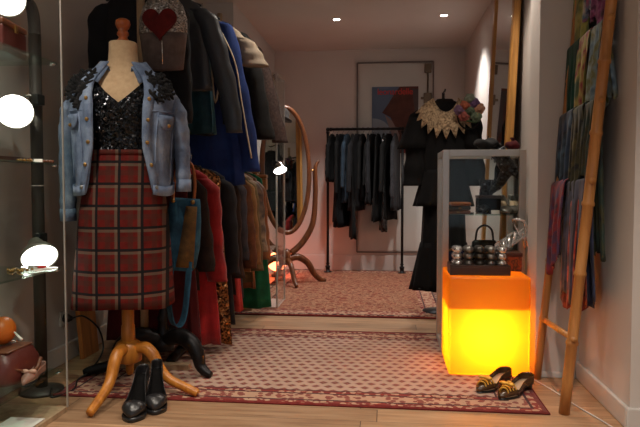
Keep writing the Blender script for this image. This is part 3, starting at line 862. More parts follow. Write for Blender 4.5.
# ------------------------------------------------------------------ tall gilt mirror leaning on the far right wall
mt = thing('tall_mirror', 'tall gilt framed mirror leaning on the side wall behind the display case', 'mirror', (.69, 4.31, .003), rot=(0, R(2.4), 0))
H2, W2 = 2.33, .40
for sy in (-1, 1):
    obj('frame_stile', box(B(), (0, sy * (W2 - .035), H2 / 2), (.045, .07, H2)), M['gold_frame'], mt, False, bevel=.01)
for z in (.035, H2 - .035):
    obj('frame_rail', box(B(), (0, 0, z), (.045, 2 * W2 - .14, .07)), M['gold_frame'], mt, False, bevel=.01)
obj('looking_glass', box(B(), (-.004, 0, H2 / 2), (.012, 2 * W2 - .13, H2 - .13)), M['mirror'], mt, False)
obj('backing', box(B(), (.012, 0, H2 / 2), (.012, 2 * W2 - .13, H2 - .13)), M['wood_dark'], mt, False)

# ------------------------------------------------------------------ black dress with lace collar
DX, DY, DZ = .40, 4.52, 1.60
st = thing('coat_stand', 'slim black garment stand carrying the lace collared dress', 'coat stand', (DX, DY + .11, .001))
obj('base_plate', lathe(B(), [(.14, 0), (.14, .012), (.02, .022)], n=28), M['black_metal'], st)
obj('pole', tube(B(), [(0, 0, .015), (0, 0, DZ + .01)], .011, 12), M['black_metal'], st)
obj('arm', stube(B(), [(0, 0, DZ), (0, -.05, DZ + .012), (0, -.11, DZ), (0, -.15, DZ + .01)], .006, 8), M['black_metal'], st)
def dress_extra(g):
    # pointed lace collar
    b = B(); n = 88; inner = []; mid = []; outer = []
    for i in range(n + 1):
        a = R(170) + R(200) * i / n
        k = 1 - abs((i % 8) / 4 - 1)
        fx, fy = math.cos(a), max(0, -math.sin(a))
        inner.append((fx * .085, -.050 - .008 * fy, .004 - .10 * fy ** 1.5))
        mid.append((fx * .150, -.058 - .012 * fy, -.040 - .115 * fy))
        q = .185 + .030 * k
        outer.append((fx * q, -.058 - .022 * fy, -.085 - (.13 + .055 * k) * fy - .02 * k))
    loft(b, [inner, mid, outer], closed=False)
    obj('lace_collar', b, M['lace_cream'], g, solid=-.004)
    for nm, z0, zl, w0, w1 in (('peplum', -.50, .26, .150, .215), ('hem_flounce', -1.02, .34, .165, .235)):
        rings = []
        for q in range(9):
            f = q / 8; w = w0 + (w1 - w0) * f
            rings.append([(w * math.cos(a) * (1 + .05 * f * math.sin(9 * a)), (.05 + .045 * f) * math.sin(a) * (1 + .2 * f * math.sin(11 * a)), z0 - zl * f) for a in [2 * PI * j / 60 for j in range(60)]])
        obj(nm, loft(B(), rings, cap=(False, False)), M['velvet_black'], g, solid=.003)
    for sd in (-1, 1):
        rings = []
        for q in range(6):
            f = q / 5; r_ = (.055 + .05 * f) if sd < 0 else (.045 + .015 * f)
            rings.append([((sd * .195 if sd < 0 else .165) + sd * .03 * f + r_ * math.cos(a) * (1 + .08 * f * math.sin(7 * a)), .06 * (1 + .3 * f) * math.sin(a), -.13 - .22 * f) for a in [2 * PI * j / 32 for j in range(32)]])
        obj('sleeve_flounce', loft(B(), rings, cap=(False, False)), M['velvet_black'], g, solid=.003)

garment('dress', 'long black dress with a pointed cream lace collar', 'dress', DX, DY, DZ, R(4), M['velvet_black'], 1.36, .185, .17, .045,
        dict(L=.55, out=.04, r0=.07, r1=.075, flat=.7), seed=91, rail_r=.008, hlabel='black hanger with a raised hook inside the lace collared dress', extra=dress_extra, waist=.14, th=.075, drop=.07)
# flower headpiece
fl = thing('flower_headband', 'headband of fabric flowers in orange, purple and green by the lace collar', 'headband', (.56, 4.43, 1.455))
obj('band', tube(B(), [(.075 * math.cos(a), .02, .085 * math.sin(a) - .04) for a in [2 * PI * q / 24 for q in range(24)]], .006, 8, closed=True), M['felt_black'], fl)
fcols = [srgb(172, 92, 66), srgb(108, 80, 116), srgb(88, 100, 78), srgb(178, 126, 100), srgb(126, 94, 122), srgb(104, 116, 92), srgb(160, 84, 74), srgb(128, 134, 116)]
fm = [m_cloth('petal_%s' % w, c, tuple(q * .45 for q in c), 30) for w, c in zip(('orange', 'violet', 'moss', 'peach', 'lilac', 'sage', 'coral', 'mint'), fcols)]
rnd = random.Random(5)
spots_f = [(-.03, .03), (.03, .045), (0, -.005), (.065, .01), (-.07, -.0), (.045, -.045), (-.04, -.04), (.0, .075)]
for k, (a, c) in enumerate(spots_f):
    b = B()
    for ring_, (rr, np_, tilt) in enumerate(((.036, 6, .2), (.022, 5, .6))):
        for p in range(np_):
            an = 2 * PI * p / np_ + ring_
            mm = Matrix.Translation(Vector((a, -.03 - .012 * ring_, c))) @ Matrix.Rotation(an, 4, 'Y') @ Matrix.Translation(Vector((rr * .55, -.004, 0))) @ Matrix.Rotation(tilt, 4, 'Z') @ Matrix.Diagonal((rr * .62, .007, rr * .55, 1))
            bmesh.ops.create_uvsphere(b, u_segments=10, v_segments=6, radius=1, matrix=mm)
    obj('flower', b, fm[k], fl)
obj('leaf_spray', tube(B(), [(-.08, -.02, .02), (-.03, -.02, -.07), (.04, -.02, -.085), (.085, -.02, -.02)], [.006, .016, .016, .006], 8, flat=.5), m_cloth('leaf_green', srgb(70, 92, 62), srgb(40, 54, 36), 30), fl)

# ------------------------------------------------------------------ bamboo ladder with scarves
LN, LF = 2.60, 3.065
def lx(z): return .722 + .092 * z
ld = thing('bamboo_ladder', 'bamboo ladder draped with scarves leaning on the pale wall', 'ladder', (lx(0), (LN + LF) / 2, .001))
LH = 1.98
def rail_pts(y):
    return [(lx(LH * i / 14) - lx(0), y - (LN + LF) / 2, .0 + LH * i / 14) for i in range(15)]
for y, rr in ((LN, .0215), (LF, .018)):
    b = B(); pts = rail_pts(y); P2 = []; RR = []
    for i in range(len(pts) - 1):
        a, c = Vector(pts[i]), Vector(pts[i + 1])
        if i % 2 == 0 and i > 0:
            P2 += [a, a.lerp(c, .03), a.lerp(c, .10), a.lerp(c, .16)]; RR += [rr * 1.0, rr * 1.18, rr * 1.18, rr]
        else:
            P2 += [a]; RR += [rr]
    P2.append(Vector(pts[-1])); RR.append(rr * .92)
    tube(b, P2, RR, 14); obj('rail', b, M['bamboo'], ld)
rungs = [.30, .94, 1.26, 1.58, 1.88]
for z in rungs:
    b = B(); tube(b, [(lx(z) - lx(0), LN - .03 - (LN + LF) / 2, z + .012), (lx(z) - lx(0), LF + .02 - (LN + LF) / 2, z - .012)], .013, 10); obj('rung', b, M['bamboo'], ld)

def scarf(label, z, y0, y1, Lf, Lb, mat, seed, off=0, name='scarf', slant=0):
    """cloth draped over the rung at height z: front fall Lf on the room side, back fall Lb on the wall side"""
    rnd = random.Random(seed); ph = [rnd.uniform(0, 6.28) for _ in range(5)]
    t = B(); nu = 26
    r = .0155 + off
    prof = []
    nf = 16
    for i in range(nf, 0, -1): prof.append((-r, -Lf * i / nf, i / nf, -1))
    for q in range(0, 9):
        a = PI - PI * q / 8
        prof.append((r * math.cos(a), r * math.sin(a), 0, 0))
    for i in range(1, nf + 1): prof.append((r, -Lb * i / nf, i / nf, 1))
    rings = []
    for dx, dz, s, side in prof:
        ring = []
        for j in range(nu + 1):
            v = j / nu
            yy = y0 + (y1 - y0) * v
            yy = (yy - (y0 + y1) / 2) * (1 - .10 * s * math.sin(PI * min(1, s * 1.2))) + (y0 + y1) / 2
            wob = .010 * math.sin(v * 15 + ph[0] + s) * min(1, s * 2) + .005 * math.sin(v * 33 + ph[1])* min(1, s * 2)
            zz = z + dz + (-.012 + .024 * (1 - (yy - LN) / (LF - LN))) * 1.0
            if side == -1: zz -= slant * s * (v - .5)
            zz -= .022 * s * math.sin(v * 6 + ph[2]) + .008 * s * math.sin(v * 17 + ph[3])
            ladderx = lx(z) if side == 0 else lx(z) + .0 + (.03 * s * side if side == 1 else -.012 * s)
            ring.append((ladderx + dx + wob, yy, zz))
        rings.append(ring)
    loft(t, rings, closed=False)
    c0 = ((lx(z)), (y0 + y1) / 2, z)
    xform(t, Matrix.Translation(Vector([-q for q in c0])))
    o = obj(name, t, mat, None, solid=.003, loc=c0)
    return tag(o, label, 'scarf', 'scarves on the bamboo ladder')
GR = srgb
S = scarf
S('olive and yellow printed scarf at the far end of the ladder\'s top rung', 1.88, 2.86, 3.088, .36, .30, m_print('olive_print', [GR(48, 70, 52), GR(150, 148, 70), GR(66, 84, 48), GR(168, 160, 92)], 11), 1, off=.009)
S('purple figured scarf at the near end of the ladder\'s top rung', 1.88, 2.64, 2.84, .27, .30, m_print('plum_print', [GR(58, 18, 44), GR(116, 44, 92), GR(150, 84, 130), GR(72, 24, 58)], 24), 2, slant=-.04)
S('pink and white silk scarf between the olive and purple ones on the top rung', 1.88, 2.78, 2.88, .20, .22, m_print('pink_print', [GR(150, 70, 84), GR(186, 176, 160), GR(70, 104, 128), GR(140, 60, 90)], 18), 3, off=.006)
S('forest green scarf on the second rung down, at its far end', 1.58, 2.91, 3.088, .39, .3, m_cloth('forest_silk', GR(38, 84, 70), GR(18, 44, 40), 12, .6), 4, off=.010, slant=.05)
S('yellow-green scarf with crimson blooms on the second rung down', 1.58, 2.77, 2.935, .35, .32, m_print('lime_print', [GR(60, 76, 40), GR(158, 150, 76), GR(134, 40, 58), GR(176, 164, 100), GR(64, 90, 70)], 10), 5, off=.006)
S('pale blue and olive scarf near the front of the second rung down', 1.58, 2.635, 2.79, .36, .30, m_print('sky_print', [GR(48, 70, 84), GR(128, 154, 170), GR(110, 110, 60), GR(160, 176, 180)], 14), 6)
S('dark ink blue scarf at the far end of the middle rung', 1.26, 2.88, 3.085, .35, .3, m_print('ink_print', [GR(16, 26, 44), GR(36, 62, 92), GR(18, 26, 34), GR(70, 100, 124)], 12), 7, off=.009)
S('near-black scarf with olive streaks at the middle of the middle rung', 1.26, 2.74, 2.885, .36, .34, m_print('dusk_print', [GR(18, 22, 24), GR(66, 64, 36), GR(22, 26, 28), GR(96, 92, 48)], 15), 8, off=.005)
S('dark moss scarf falling long behind the near rail', 1.26, 2.63, 2.75, .30, .62, m_print('moss_print', [GR(16, 24, 24), GR(34, 54, 46), GR(62, 60, 28), GR(20, 26, 28)], 15), 9)
S('red and violet striped scarf at the far end of the fourth rung from the top',   .94, 2.87, 3.09, .37, .3, m_print('garnet_print', [GR(96, 22, 34), GR(70, 54, 90), GR(140, 34, 40), GR(40, 26, 50)], 16), 10, off=.011, slant=.08)
S('long navy scarf at the middle of the fourth rung from the top', .94, 2.625, 2.875, .50, .5, m_print('navy_print', [GR(20, 22, 40), GR(46, 54, 84), GR(26, 24, 40), GR(70, 66, 92)], 9), 11)
S('scarlet printed scarf showing below the long navy one', .94, 2.70, 2.90, .53, .54, m_print('scarlet_print', [GR(150, 22, 18), GR(178, 70, 34), GR(110, 14, 18), GR(60, 50, 34)], 20), 12, off=-.006)
# power lead on the floor at the foot of the ladder
o = obj('floor_cable', stube(B(), [(.70, 3.05, .004), (.76, 2.85, .004), (.80, 2.68, .004), (.84, 2.55, .004), (.87, 2.42, .004), (.85, 2.30, .004)], .003, 6), M['trim'], None); tag(o, 'thin white lead on the boards behind the ladder foot', 'cord')

# ------------------------------------------------------------------ dress form
MX, MY = -1.17, 2.68
MROT = R(14)
MZ = 0.001
mn = thing('dress_form', 'linen dress form on a honey wood tripod by the glass cabinet', 'dress form', (MX, MY, MZ), MROT)
def sect(z):
    """half width, half depth of the torso"""
    k = [(.96, .175, .125), (1.03, .155, .112), (1.09, .138, .102), (1.17, .150, .115), (1.26, .172, .132), (1.33, .182, .122), (1.385, .172, .098), (1.42, .135, .080), (1.445, .092, .068), (1.468, .069, .062), (1.50, .061, .058), (1.565, .060, .057)]
    z = max(k[0][0], min(k[-1][0], z))
    for a, b in zip(k[:-1], k[1:]):
        if z <= b[0]:
            f = (z - a[0]) / (b[0] - a[0]); f = f * f * (3 - 2 * f) * .4 + f * .6
            return a[1] + (b[1] - a[1]) * f, a[2] + (b[2] - a[2]) * f
def ringz(z, off=0, n=36, a0=0, a1=2 * PI, closed=True, p=.9):
    w, d = sect(z)
    w += off; d += off
    out = []
    m = n if closed else n + 1
    for i in range(m):
        a = a0 + (a1 - a0) * i / n
        ca, sa = math.cos(a), math.sin(a)
        out.append((w * abs(ca) ** p * (1 if ca > 0 else -1), d * abs(sa) ** p * (1 if sa > 0 else -1), z))
    return out
zsT = [.96, 1.0, 1.05, 1.09, 1.14, 1.19, 1.24, 1.29, 1.33, 1.36, 1.385, 1.405, 1.42, 1.435, 1.45, 1.468, 1.49, 1.53, 1.563, 1.566]
obj('torso', loft(B(), [ringz(z, -.004 if z > 1.565 else 0) for z in zsT]), M['linen'], mn)
obj('neck_finial', lathe(B(), [(.026, 1.566), (.028, 1.575), (.020, 1.583), (.018, 1.590), (.026, 1.600), (.024, 1.612), (.018, 1.618), (.028, 1.632), (.033, 1.648), (.030, 1.662), (.018, 1.670), (.004, 1.672)], n=22), M['wood_knob'], mn)
obj('pole', tube(B(), [(.005, 0, .16), (.005, 0, .3), (.005, 0, .305), (.005, 0, .97)], [.034, .030, .027, .027], 18), M['wood_orange'], mn)
obj('hub', lathe(B(), [(.038, .13), (.058, .14), (.062, .20), (.050, .225), (.036, .235)], (.005, 0, 0), 20), M['wood_orange'], mn)
for ang, ln in ((R(-107), .34), (R(-24), .345), (R(98), .24)):
    dx, dy = math.cos(ang), math.sin(ang)
    prof = [(.03, .195), (.085, .205), (.125, .175), (.16, .115), (.21, .07), (ln - .03, .032), (ln, .020)]
    b = B(); stube(b, [(.005 + dx * q, dy * q, z) for q, z in prof], [.026, .027, .027, .024, .021, .019, .017], 12, 6); obj('leg', b, M['wood_orange'], mn)

# sequin camisole
cm = thing('camisole', 'black sequinned V neck camisole under the denim jacket', 'top', (MX, MY, MZ), MROT)
rings = []
n = 48
for zi in range(16):
    u = zi / 15
    ring = []
    for i in range(n):
        a = 2 * PI * i / n
        ca, sa = math.cos(a), math.sin(a)
        # neckline height by direction: V at the front (-y)
        w0 = sect(1.2)[0]
        front = sa < 0
        xn = abs(ca)
        ztop = 1.285 + .115 * min(1, xn / .62) ** 1.0 if front else 1.33
        if xn > .86: ztop = 1.40 - (xn - .86) / .14 * .10
        z = 1.045 + (ztop - 1.045) * u
        w, d = sect(z); w += .006; d += .006
        ring.append((w * abs(ca) ** .9 * (1 if ca > 0 else -1), d * abs(sa) ** .9 * (1 if sa > 0 else -1), z))
    rings.append(ring)
obj('bodice', loft(B(), rings, cap=(False, False)), M['sequin_black'], cm, solid=-.003)
for s in (-1, 1):
    b = B(); pts = []
    for q in range(8):
        f = q / 7; z = 1.385 + .05 * math.sin(f * PI)
        pts.append((s * (.115 - .012 * math.sin(f * PI)), -.086 + .165 * f, z + .005))
    tube(b, pts, .005, 8); obj('strap', b, M['sequin_black'], cm)

# tartan skirt
sk = thing('skirt', 'knee length red tartan skirt on the dress form', 'skirt', (MX, MY, MZ), MROT)
rings = []
for i in range(18):
    z = 1.085 - (1.085 - .400) * i / 17
    f = i / 17
    w = .148 + (.190 - .148) * min(1, f * 2.4) ** .8 + .03 * max(0, f - .4) / .6
    d = .114 + .045 * min(1, f * 2.4) ** .8 + .02 * f
    ring = []
    for k in range(60):
        a = 2 * PI * k / 60; ca, sa = math.cos(a), math.sin(a)
        wv = 1 + .02 * f * math.sin(9 * a + .7) + .012 * f * math.sin(4 * a)
        ring.append((w * wv * abs(ca) ** .86 * (1 if ca > 0 else -1) - .012 * f, d * wv * abs(sa) ** .86 * (1 if sa > 0 else -1), z + .006 * f * math.sin(3 * a)))
    rings.append(ring)
obj('skirt_body', loft(B(), rings, cap=(False, False)), M['plaid'], sk, solid=.003)
b = loft(B(), [[(x * 1.02, y * 1.03, z) for (x, y, _), z in zip(rings[0], [zz] * 60)] for zz in (1.062, 1.087)], cap=(False, False))
obj('waistband', b, M['plaid'], sk, solid=-.003)

# denim jacket
jk = thing('denim_jacket', 'washed denim jacket with black lace shoulders on the dress form', 'jacket', (MX, MY, MZ), MROT)
def jsect(z):
    k = [(.905, .205, .165), (.945, .202, .165), (1.05, .205, .168), (1.16, .212, .168), (1.25, .220, .165), (1.32, .226, .148), (1.36, .215, .128), (1.395, .190, .112), (1.425, .145, .100), (1.45, .108, .090), (1.468, .088, .084)]
    z = max(k[0][0], min(k[-1][0], z))
    for a, b_ in zip(k[:-1], k[1:]):
        if z <= b_[0]:
            f = (z - a[0]) / (b_[0] - a[0]); return a[1] + (b_[1] - a[1]) * f, a[2] + (b_[2] - a[2]) * f
def jpt(a, z, off=0):
    w, d = jsect(z); w += off; d += off
    ca, sa = math.cos(a), math.sin(a)
    return (w * abs(ca) ** .82 * (1 if ca > 0 else -1), d * abs(sa) ** .82 * (1 if sa > 0 else -1), z)
def gap(z):
    """half opening angle at the front: wide at the hem, V toward the neck"""
    return R(23 + 15 * max(0, (1.1 - z)) / .2 + 3 * max(0, (z - 1.3)) / .15)
zsJ = [.905, .925, .945, .99, 1.04, 1.09, 1.14, 1.19, 1.24, 1.28, 1.32, 1.345, 1.36, 1.38, 1.395, 1.41, 1.425, 1.44, 1.452, 1.466]
rings = []
for z in zsJ:
    g_ = gap(z); a0 = -PI / 2 + g_; a1 = -PI / 2 + 2 * PI - g_
    ring = []
    for i in range(57):
        a = a0 + (a1 - a0) * i / 56
        x, y, zz = jpt(a, z, .004 * math.sin(a * 9 + z * 12) * (z < 1.3))
        drop = 0
        ring.append((x, y, zz + (.012 * math.sin(a * 3) if z < .93 else 0)))
    rings.append(ring)
obj('body', loft(B(), rings, closed=False), M['denim'], jk, solid=-.005)
# sleeves hang empty
def jsleeve(s, L, lean, r1):
    b = B()
    pts = smoothpts([(s * .190, .01, 1.345), (s * .225, .01, 1.27), (s * (.240 + lean * .3), .02, 1.15), (s * (.240 + lean * .6), .02, 1.35 - L * .75), (s * (.236 + lean), .02, 1.345 - L)], 7)
    rr = lerp_list([.055, .072, .062, .055, r1], len(pts)); nn = 16; rings = []
    for i, (q, r_) in enumerate(zip(pts, rr)):
        kk = 1 + .06 * math.sin(i * 1.1) + .03 * math.sin(i * 2.7)
        rings.append([(q[0] + .62 * r_ * kk * math.cos(2 * PI * j / nn), q[1] + 1.0 * r_ * kk * math.sin(2 * PI * j / nn), q[2]) for j in range(nn)])
    loft(b, rings); obj('sleeve', b, M['denim'], jk)
    b = B(); q = pts[-1]
    loft(b, [[(q[0] + .68 * r1 * math.cos(2 * PI * j / nn), q[1] + 1.1 * r1 * math.sin(2 * PI * j / nn), q[2] + dz) for j in range(nn)] for dz in (-.02, .035)])
    obj('cuff', b, M['denim'], jk)
jsleeve(-1, .55, .015, .05); jsleeve(1, .42, .02, .05)
# collar
b = B()
col = []
for i in range(31):
    f = i / 30; a = -PI / 2 + R(30) + (2 * PI - R(60)) * f
    ca, sa = math.cos(a), math.sin(a)
    e = abs(f - .5) * 2
    inner = (ca * .085, sa * .080, 1.462 - .045 * e ** 3)
    upper = (ca * .098, sa * .094, 1.492 - .05 * e ** 2.5)
    lower = (ca * (.132 + .035 * e ** 3), sa * (.120 + .02 * e ** 3), 1.452 - .085 * e ** 2.2)
    col.append((inner, upper, lower))
loft(b, [[c[k] for c in col] for k in range(3)], closed=False)
obj('collar', b, M['denim'], jk, solid=-.005)
# waistband, plackets, yoke seams, pocket flaps, buttons
b = B(); rings = []
for z in (.898, .94):
    g_ = gap(.92); a0 = -PI / 2 + g_; a1 = -PI / 2 + 2 * PI - g_
    rings.append([tuple(Vector(jpt(a0 + (a1 - a0) * i / 56, .905, .007)[:2]) ) + (z + .012 * math.sin(3 * (a0 + (a1 - a0) * i / 56)),) for i in range(57)])
loft(b, rings, closed=False); obj('waistband', b, M['denim'], jk, solid=-.004)
for s in (-1, 1):
    b = B(); rr_ = []
    for z in [.91 + .045 * i for i in range(12)]:
        g_ = gap(z)
        rr_.append([jpt(-PI / 2 + s * (g_ + d), z, .0075) for d in (0.0, R(5), R(11))])
    loft(b, rr_, closed=False); obj('placket', b, M['denim'], jk, solid=-.003)
    for z in (.925, 1.02, 1.115, 1.21, 1.30):
        p = Vector(jpt(-PI / 2 + s * (gap(z) + R(5.5)), z, .0125))
        b = B(); ball(b, p, .0085, (1, .5, 1)); obj('button', b, M['brass'] if z != .925 else M['pewter'], jk)
    b = B(); rr_ = []
    for z, wd in ((1.235, 1), (1.215, 1), (1.185, .8), (1.172, .3)):
        rr_.append([jpt(-PI / 2 + s * (R(60) + R(17) * wd * q), z, .009) for q in (-1, -.5, 0, .5, 1)])
    loft(b, rr_, closed=False); obj('pocket_flap', b, M['denim'], jk, solid=-.005)
    p = Vector(jpt(-PI / 2 + s * R(60), 1.19, .0165)); b = B(); ball(b, p, .008, (1, .5, 1)); obj('pocket_button', b, M['brass'], jk)
    for za, zb in ((1.165, .945),):
        for dd in (42, 78):
            b = B(); tube(b, [jpt(-PI / 2 + s * R(dd + (za - z_) * -8), z_, .006) for z_ in (1.245, 1.16, 1.08, 1.0, .945)], .0035, 6); obj('seam', b, M['denim'], jk)
    b = B(); tube(b, [jpt(-PI / 2 + s * R(d_), 1.25, .006) for d_ in (26, 38, 50, 62, 74, 86)], .0035, 6); obj('yoke_seam', b, M['denim'], jk)
    # lace appliqué: leafy lobes over the shoulder
    b = B(); rnd = random.Random(40 + s)
    for q in range(34):
        dd = rnd.uniform(30, 66); z = rnd.uniform(1.27, 1.425)
        if z < 1.31 and (dd > 50 or dd < 36): continue
        p = Vector(jpt(-PI / 2 + s * R(dd), z, .0065))
        an = rnd.uniform(0, PI)
        for e in range(5):
            a5 = an + e * 2 * PI / 5
            d_ = Vector((math.cos(a5), -.25, math.sin(a5)))
            pp = p + d_ * .012
            mm = Matrix.Translation(pp) @ Matrix.Rotation(-a5, 4, 'Y') @ Matrix.Diagonal((.015, .003, .007, 1))
            bmesh.ops.create_uvsphere(b, u_segments=8, v_segments=5, radius=1, matrix=mm)
    obj('lace_applique', b, M['lace_black'], jk)

# ------------------------------------------------------------------ two tier clothes rail along the left wall
UX, UZ, LZ = -1.15, 1.99, 1.10
Y0r, Y1r = 3.02, 4.50
rl = thing('clothes_rail', 'two tier clothes rail with a pale wooden post along the side wall', 'clothes rack', (UX, (Y0r + Y1r) / 2, .0005))
ym = (Y0r + Y1r) / 2
for y in (Y0r, Y1r):
    obj('post', tube(B(), [(-.075, y - ym, .0), (-.075, y - ym, UZ + .2)], .020, 12), M['wood_pale'], rl)
    obj('foot', bb(B(), (-.36, y - ym - .025, 0), (.16, y - ym + .025, .035)), M['wood_pale'], rl, False, bevel=.006)
    bm = B(); tube(bm, [(-.085, y - ym, UZ), (.012, y - ym, UZ)], .011, 8); tube(bm, [(-.085, y - ym, LZ), (.012, y - ym, LZ)], .011, 8); obj('bracket', bm, M['black_metal'], rl)
for z, nm in ((UZ, 'upper_rail'), (LZ, 'lower_rail')):
    obj(nm, tube(B(), [(0, Y0r - .01 - ym, z), (0, Y1r + .01 - ym, z)], .012, 12), M['black_metal'], rl)
obj('hook_arm', stube(B(), [(0, Y0r - .005 - ym, LZ), (.08, Y0r - .05 - ym, LZ - .02), (.17, Y0r - .13 - ym, LZ - .055), (.20, Y0r - .16 - ym, LZ - .03)], .006, 8), M['black_metal'], rl)
obj('top_hook_arm', stube(B(), [(0, Y0r - .005 - ym, UZ), (.04, Y0r - .05 - ym, UZ + .01), (.075, Y0r - .085 - ym, UZ)], .006, 8), M['black_metal'], rl)

C = m_cloth
upper = [  # y, dx, name, cat, label, material, L, ws, wh, t, sleeve
 (3.10, -.12, 'coat', 'long black coat hung first on the upper rail behind the dress form', C('coal_wool', (.014, .014, .017), (.007, .007, .009), 12), 1.0, .20, .22, .026, dict(L=.62, out=.03, r0=.06, r1=.05)),
 (3.315, .0, 'blouse', 'dark teal satin blouse showing below the charcoal leather jacket', C('teal_satin', GR(34, 78, 90), GR(14, 36, 46), 8, .5), .72, .17, .22, .022, None),
 (3.235, .03, 'jacket', 'charcoal leather jacket with a long outer sleeve on the upper rail', m_plain('charcoal_leather', GR(52, 56, 62), .42, 0, .3, 10, .4, 40), .50, .165, .20, .022, dict(L=.66, out=.15, r0=.062, r1=.045)),
 (3.39, .01, 'jacket', 'dark grey jacket edged in white piping on the upper rail', C('iron_grey', GR(44, 46, 52), GR(26, 28, 32), 14), .72, .16, .19, .024, dict(L=.6, out=.12, r0=.06, r1=.045)),
 (3.49, .04, 'coat', 'royal blue coat with a cream front edge on the upper rail', C('royal_blue', GR(34, 62, 128), GR(20, 36, 84), 8, .8), 1.0, .185, .29, .028, dict(L=.86, out=.15, r0=.058, r1=.05)),
 (3.61, .06, 'blouse', 'cream cape sleeved blouse beside the royal blue coat', C('cream_crepe', GR(176, 160, 142), GR(146, 130, 112), 8, .8), .50, .19, .20, .022, dict(L=.24, out=.13, r0=.06, r1=.075)),
 (3.74, .04, 'coat', 'heavy black wool coat right after the cream blouse on the upper rail', C('black_wool', (.016, .015, .015), (.008, .008, .008), 25), .76, .225, .25, .034, dict(L=.66, out=.15, r0=.068, r1=.06)),
 (3.87, .03, 'jacket', 'rust lined thin black jacket beyond the heavy black coat', C('rust_black', GR(60, 38, 28), GR(24, 18, 16), 12), .62, .17, .19, .02, dict(L=.5, out=.10, r0=.05, r1=.04)),
 (3.99, .04, 'coat', 'brown grey tweed coat near the far end of the upper rail', C('tweed', GR(96, 80, 76), GR(58, 46, 44), 70, .95, .5), .80, .235, .25, .032, dict(L=.66, out=.18, r0=.06, r1=.055)),
 (4.16, .03, 'jacket', 'soft black jacket second last on the upper rail', C('ash_black', (.018, .017, .018), (.009, .008, .009), 12), .50, .17, .19, .022, dict(L=.40, out=.10, r0=.05, r1=.04)),
 (4.30, .03, 'blouse', 'black knit top hung last on the upper rail', C('black_knit', (.016, .016, .018), (.008, .008, .009), 60), .34, .17, .18, .022, dict(L=.2, out=.06, r0=.05, r1=.045)),
]
def trim_edge(mat, L, ws, y=-.035):
    def f(g):
        b = B(); stube(b, [(ws * .98, y, -.15), (ws * 1.38, y + .004, -.32), (ws * 1.58, y + .006, -.55), (ws * 1.86, y + .006, -L * .85)], .009, 8, 6, flat=.5)
        obj('front_edging', b, mat, g)
    return f
CREAM = C('cream_edging', GR(206, 190, 168), GR(170, 152, 130), 30)
for i, (y, dx, nm, lb, mt_, L, ws, wh, th_, sl) in enumerate(upper):
    ex = None
    if 'royal blue coat with' in lb: ex = trim_edge(CREAM, L, ws, -.045)
    if 'white piping' in lb: ex = trim_edge(CREAM, L * .55, ws * .8, -.04)
    garment(nm, lb, nm, UX + dx, y, UZ, R(3 * math.sin(i * 1.7)), mt_, L, ws, wh, th_, sl, seed=100 + i, drop=.10, group='clothes on the upper rail', extra=ex, hgroup='hangers on the upper rail', hlabel='hanger on the upper rail holding the ' + ' '.join(lb.split()[:5]).replace(' hung', ''))

